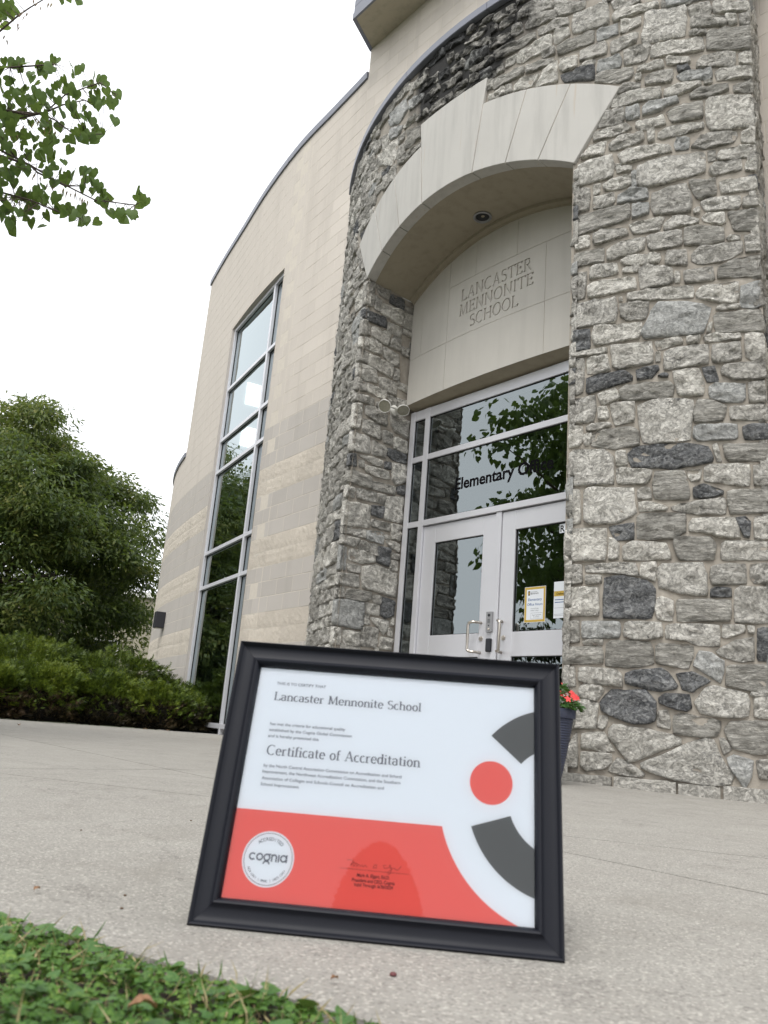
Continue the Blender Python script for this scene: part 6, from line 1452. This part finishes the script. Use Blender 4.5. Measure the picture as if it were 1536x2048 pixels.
def cpoly(name, pts, mat, e=.00012):
    A = poly_area(pts); pts = pts if A > 0 else pts[::-1]
    # triangulated through bmesh so that concave outlines stay right
    bm = bmesh.new(); f_ = bm.faces.new([bm.verts.new(fr(u, v, HP+e)) for u, v in pts]); bmesh.ops.triangulate(bm, faces=[f_]); me = bpy.data.meshes.new(name); bm.to_mesh(me); bm.free(); me.materials.append(mat); return link(name, me, cert)
def arc(r, a0, a1, n=40): return [(cx_+r*math.cos(a0+(a1-a0)*i/n), cy_+r*math.sin(a0+(a1-a0)*i/n)) for i in range(n+1)]
def a_at_u(r, u): return math.acos((u-cx_)/r)
r = .1490; ztop_ = .1327; a_s = math.pi + math.asin((cy_-ztop_)/r); a_e = math.pi + math.asin(min(1, (cy_-V0)/r))
cpoly('red_panel', [(U0, V0), (U0, ztop_)] + arc(r, a_s, a_e), M['cert_red'])
ro, ri = .1147, .0650
b0 = math.atan2(.1356-cy_, .3191-cx_) % (2*math.pi); b1 = math.pi*2-a_at_u(ro, U1); c1 = math.pi*2-a_at_u(ri, U1)
cpoly('grey_arc', arc(ro, b0, b1) + arc(ri, c1, b0), M['cert_grey'])
b0 = math.atan2(.2473-cy_, .3406-cx_); b1 = a_at_u(ro, U1); c1 = a_at_u(ri, U1)
cpoly('grey_arc', arc(ro, b0, b1) + arc(ri, c1, b0), M['cert_grey'])
cpoly('red_dot', [(.3421+.0263*math.cos(t*math.pi/30), .1886+.0263*math.sin(t*math.pi/30)) for t in range(60)], M['cert_red'])
place = lambda x, y, e=0: fr(x, y, HP+.00022+e)
def ctext(txt, p0, p1, mat=None, serif=False, h=None, bold=0, nm='lettering'):
    (u0, v0), (u1, v1) = fpx(p0, HP), fpx(p1, HP)
    return flat_text(nm, txt, mat or (M['cert_ink'] if serif else M['cert_fine']), cert, place, u0, (v0+v1)/2, w=u1-u0, h=h or .0037, serif=serif, bold=bold or (0 if serif else .013), pinv=Matrix(), tk=.13, tn=.055)
Zc = lambda x, y: (510+x*350/1536, 1340+y*350/1536)
ctext('THIS IS TO CERTIFY THAT', Zc(192, 128), Zc(622, 160))
ctext('Lancaster Mennonite School', Zc(165, 262), Zc(1458, 366), serif=True, h=.0110)
for s_, a, b in (('has met the criteria for educational quality', (132, 483), (792, 533)), ('established by the Cognia Global Commission', (124, 535), (850, 592)), ('and is hereby presented this', (115, 588), (558, 622))): ctext(s_, Zc(*a), Zc(*b))
ctext('Certificate of Accreditation', Zc(98, 742), Zc(1448, 854), serif=True, h=.0122)
for s_, a, b in (('by the North Central Association Commission on Accreditation and School', (75, 848), (1285, 950)), ('Improvement, the Northwest Accreditation Commission, and the Southern', (65, 900), (1275, 1004)), ('Association of Colleges and Schools Council on Accreditation and', (58, 955), (1130, 1052)), ('School Improvement.', (48, 1010), (388, 1042))): ctext(s_, Zc(*a), Zc(*b))
# seal
sc = ((.049+.1113)/2, .0782); sr = .0312
ring = lambda r_, n=64: [(sc[0]+r_*math.cos(2*math.pi*i/n), sc[1]+r_*math.sin(2*math.pi*i/n)) for i in range(n)]
seal = cpoly('seal', ring(sr), M['cert'], .0002)
def annulus(name, r0, r1, mat, e, c=sc, a0=0, a1=2*math.pi, n=64):
    V = []; 
    for i in range(n+1):
        a = a0+(a1-a0)*i/n
        for r_ in (r0, r1): V.append(fr(c[0]+r_*math.cos(a), c[1]+r_*math.sin(a), HP+e))
    return obj(name, V, [(2*i, 2*i+1, 2*i+3, 2*i+2) for i in range(n)], mat, cert)
annulus('seal_ring', sr*.915, sr*.935, M['cert_ink'], .0003)
def arc_text(txt, r_, a_mid, span, h, inward=False):
    n = len(txt)
    for i, ch in enumerate(txt):
        if ch == ' ': continue
        t = (i+.5)/n - .5; a = a_mid - t*span if not inward else a_mid + t*span
        c = (sc[0]+r_*math.cos(a), sc[1]+r_*math.sin(a)); ux = (math.sin(a), -math.cos(a)) if not inward else (-math.sin(a), math.cos(a)); uy = (math.cos(a), math.sin(a)) if not inward else (-math.cos(a), -math.sin(a))
        vs, fs = sans_quads(ch, .01); mx = sum(v.x for v in vs)/len(vs); s_ = h/.73
        obj('letter', [fr(c[0]+ux[0]*(v.x-mx)*s_+uy[0]*v.y*s_, c[1]+ux[1]*(v.x-mx)*s_+uy[1]*v.y*s_, HP+.00035) for v in vs], fs, M['cert_ink'], cert)
arc_text('ACCREDITED', sr*.66, R_(88), R_(84), .0038)
arc_text('NCA CASI | NWAC | SACS CASI', sr*.82, R_(270), R_(128), .0027, True)
# the word cognia: round strokes
w_ = .0017; R0 = .0034; cyl_ = sc[1]+.0016; xh = 2*R0; bl = cyl_-R0
for i, x in enumerate((-.0190, -.0104, -.0016)):
    annulus('letter', R0-w_*.5, R0+w_*.5, M['cert_ink'], .00035, (sc[0]+x, cyl_), R_(42) if i == 0 else 0, R_(318) if i == 0 else 2*math.pi, 28)
def strokes(P_, w, name='letter'):
    for (x0, y0), (x1, y1) in zip(P_, P_[1:]):
        dx, dy = x1-x0, y1-y0; L = math.hypot(dx, dy); nx, ny = -dy/L*w/2, dx/L*w/2; ex, ey = dx/L*w*.2, dy/L*w*.2
        obj(name, [fr(a_, b_, HP+.00038) for a_, b_ in ((x0-ex+nx, y0-ey+ny), (x0-ex-nx, y0-ey-ny), (x1+ex-nx, y1+ey-ny), (x1+ex+nx, y1+ey+ny))], [(0, 1, 2, 3)], M['cert_ink'], cert)
gx0 = sc[0]-.0016
strokes([(gx0, cyl_+R0), (gx0+.0042, cyl_+R0)], w_); strokes([(gx0-.0036, bl-.0036), (gx0-.0020, bl-.0010), (gx0+.0020, bl-.0010), (gx0+.0036, bl-.0036)], w_)
nx0 = sc[0]+.0044
strokes([(nx0, bl-.0006), (nx0, cyl_+R0)], w_); annulus('letter', .0027-w_*.5, .0027+w_*.5, M['cert_ink'], .00035, (nx0+.0027, cyl_+R0-.0028), 0, math.pi, 20); strokes([(nx0+.0054, bl-.0006), (nx0+.0054, cyl_+R0-.0026)], w_)
strokes([(sc[0]+.0126, bl-.0006), (sc[0]+.0126, cyl_+R0)], w_); annulus('letter', R0-w_*.5, R0+w_*.5, M['cert_ink'], .00035, (sc[0]+.0184, cyl_), 0, 2*math.pi, 28); strokes([(sc[0]+.0221, bl-.0006), (sc[0]+.0221, cyl_+R0+.0006)], w_)
# signature block
Zs = lambda x, y: (640+x*220/1536, 1690+y*220/1536)
def spline_px(P_, w): strokes([fpx(Zs(*p), HP) for p in P_], w, 'signature_stroke')
M_save = M['cert_ink']; M['cert_ink'] = M['cert_dark']
spline_px([(375, 205), (470, 215), (430, 285)], .0003); spline_px([(430, 285), (480, 235), (470, 300), (510, 245), (515, 305), (540, 270), (560, 300), (585, 275), (600, 310), (630, 280), (655, 310)], .0003)
spline_px([(740, 325), (760, 280), (790, 275), (785, 325), (745, 320)], .0003); spline_px([(930, 285), (885, 290), (900, 330), (950, 320), (985, 275), (975, 330), (1000, 310), (985, 400), (945, 410), (950, 380), (1010, 335), (1040, 325), (1060, 350), (1090, 350), (1135, 295)], .0003)
spline_px([(275, 318), (1240, 412)], .00025)
for s_, a, b in (('Mark A. Elgart, Ed.D.', (515, 440), (970, 482)), ('President and CEO, Cognia', (445, 505), (1040, 562)), ('Valid Through: 6/30/2029', (470, 572), (1015, 624))): ctext(s_, Zs(*a), Zs(*b), mat=M['cert_dark'])
M['cert_ink'] = M_save
obj('picture_glass', [fr(u, v, -.0108) for u, v in ((IN-.003, IN-.003), (FW-IN+.003, IN-.003), (FW-IN+.003, FH-IN+.003), (IN-.003, FH-IN+.003))], [(0, 1, 2, 3)], M['glass_clear'], pf)

# ------------------------------------------------------------------ small things on the ground
def pebble(name, label, cat, px, r, mat, flat=.7):
    x, y = on_ground(px); m_ = MB(); m_.lathe((x, y, .0), [(r*.5, 0), (r, r*.35*flat), (r*.9, r*.9*flat), (r*.5, r*1.25*flat), (.0005, r*1.35*flat)], 12)
    m_.v = [(a+mnoise.noise(Vector((a*300, b*300, c*300)))*r*.3, b+mnoise.noise(Vector((a*300, b*300, c*300+5)))*r*.3, c) for a, b, c in m_.v]
    o = m_.obj(name, mat, None, True); return tag(o, label, cat)
M['berry'] = plain('dark_red_berry', (.10, .018, .02), .4)
pebble('berry', 'dark red berry on the pavement just below the bottom edge of the frame', 'berry', (786, 1952), .0038, M['berry'])
for p_, lb in (((250, 1792), 'tiny dark crumb left of the frame, above the ground cover'), ((243, 1818), 'tiny dark crumb nearest the ground cover'), ((162, 1661), 'tiny dark crumb far left on the open pavement'), ((382, 1642), 'tiny dark crumb close to the left side of the frame')): pebble('crumb', lb, 'debris', p_, .0022, M['twig'])
def curled_leaf(px, L, ang, label, z0=0, nm='dead_leaf'):
    x, y = on_ground(px, z0); m_ = MB(); V = []; n = 8
    for i in range(n+1):
        t = i/n; w_ = L*.36*math.sin(math.pi*min(1, t*1.02+.02))**.8; zc = L*.22*math.sin(t*math.pi)
        for s_ in (-1, -.5, 0, .5, 1):
            a_, b_ = (t-.5)*L, s_*w_; V.append((x+a_*math.cos(ang)-b_*math.sin(ang), y+a_*math.sin(ang)+b_*math.cos(ang), z0+.004+zc+abs(s_)**1.6*L*.16+.002*random.random()))
    m_.add(V, [(i*5+k_, i*5+k_+1, (i+1)*5+k_+1, (i+1)*5+k_) for i in range(n) for k_ in range(4)])
    return tag(m_.obj(nm, M['dead_leaf'], None, True), label, 'dead leaf')
M['dead_leaf'] = leaf_mat('dry_brown_leaf', [(.13, .06, .03), (.22, .11, .055), (.30, .17, .09)], trans=.1, scale=20)
curled_leaf((282, 2034), .020, .3, 'curled dry brown leaf lying on the green ground cover', .022)
curled_leaf((72, 1788), .010, 1.2, 'small dry leaf fragment on the pavement at far left')
curled_leaf((668, 1970), .008, .5, 'small dry leaf fragment on the pavement under the frame')
for i, q in enumerate(((290, 1460), (336, 1463), (37, 1452))): curled_leaf(q, .05, i*1.1, ('dry leaf bit lying close to the foot of the juniper hedge', 'dry leaf bit on the pavement in front of the tall window', 'dry leaf bit on the far left pavement before the hedge')[i])
bpy.context.view_layer.update()
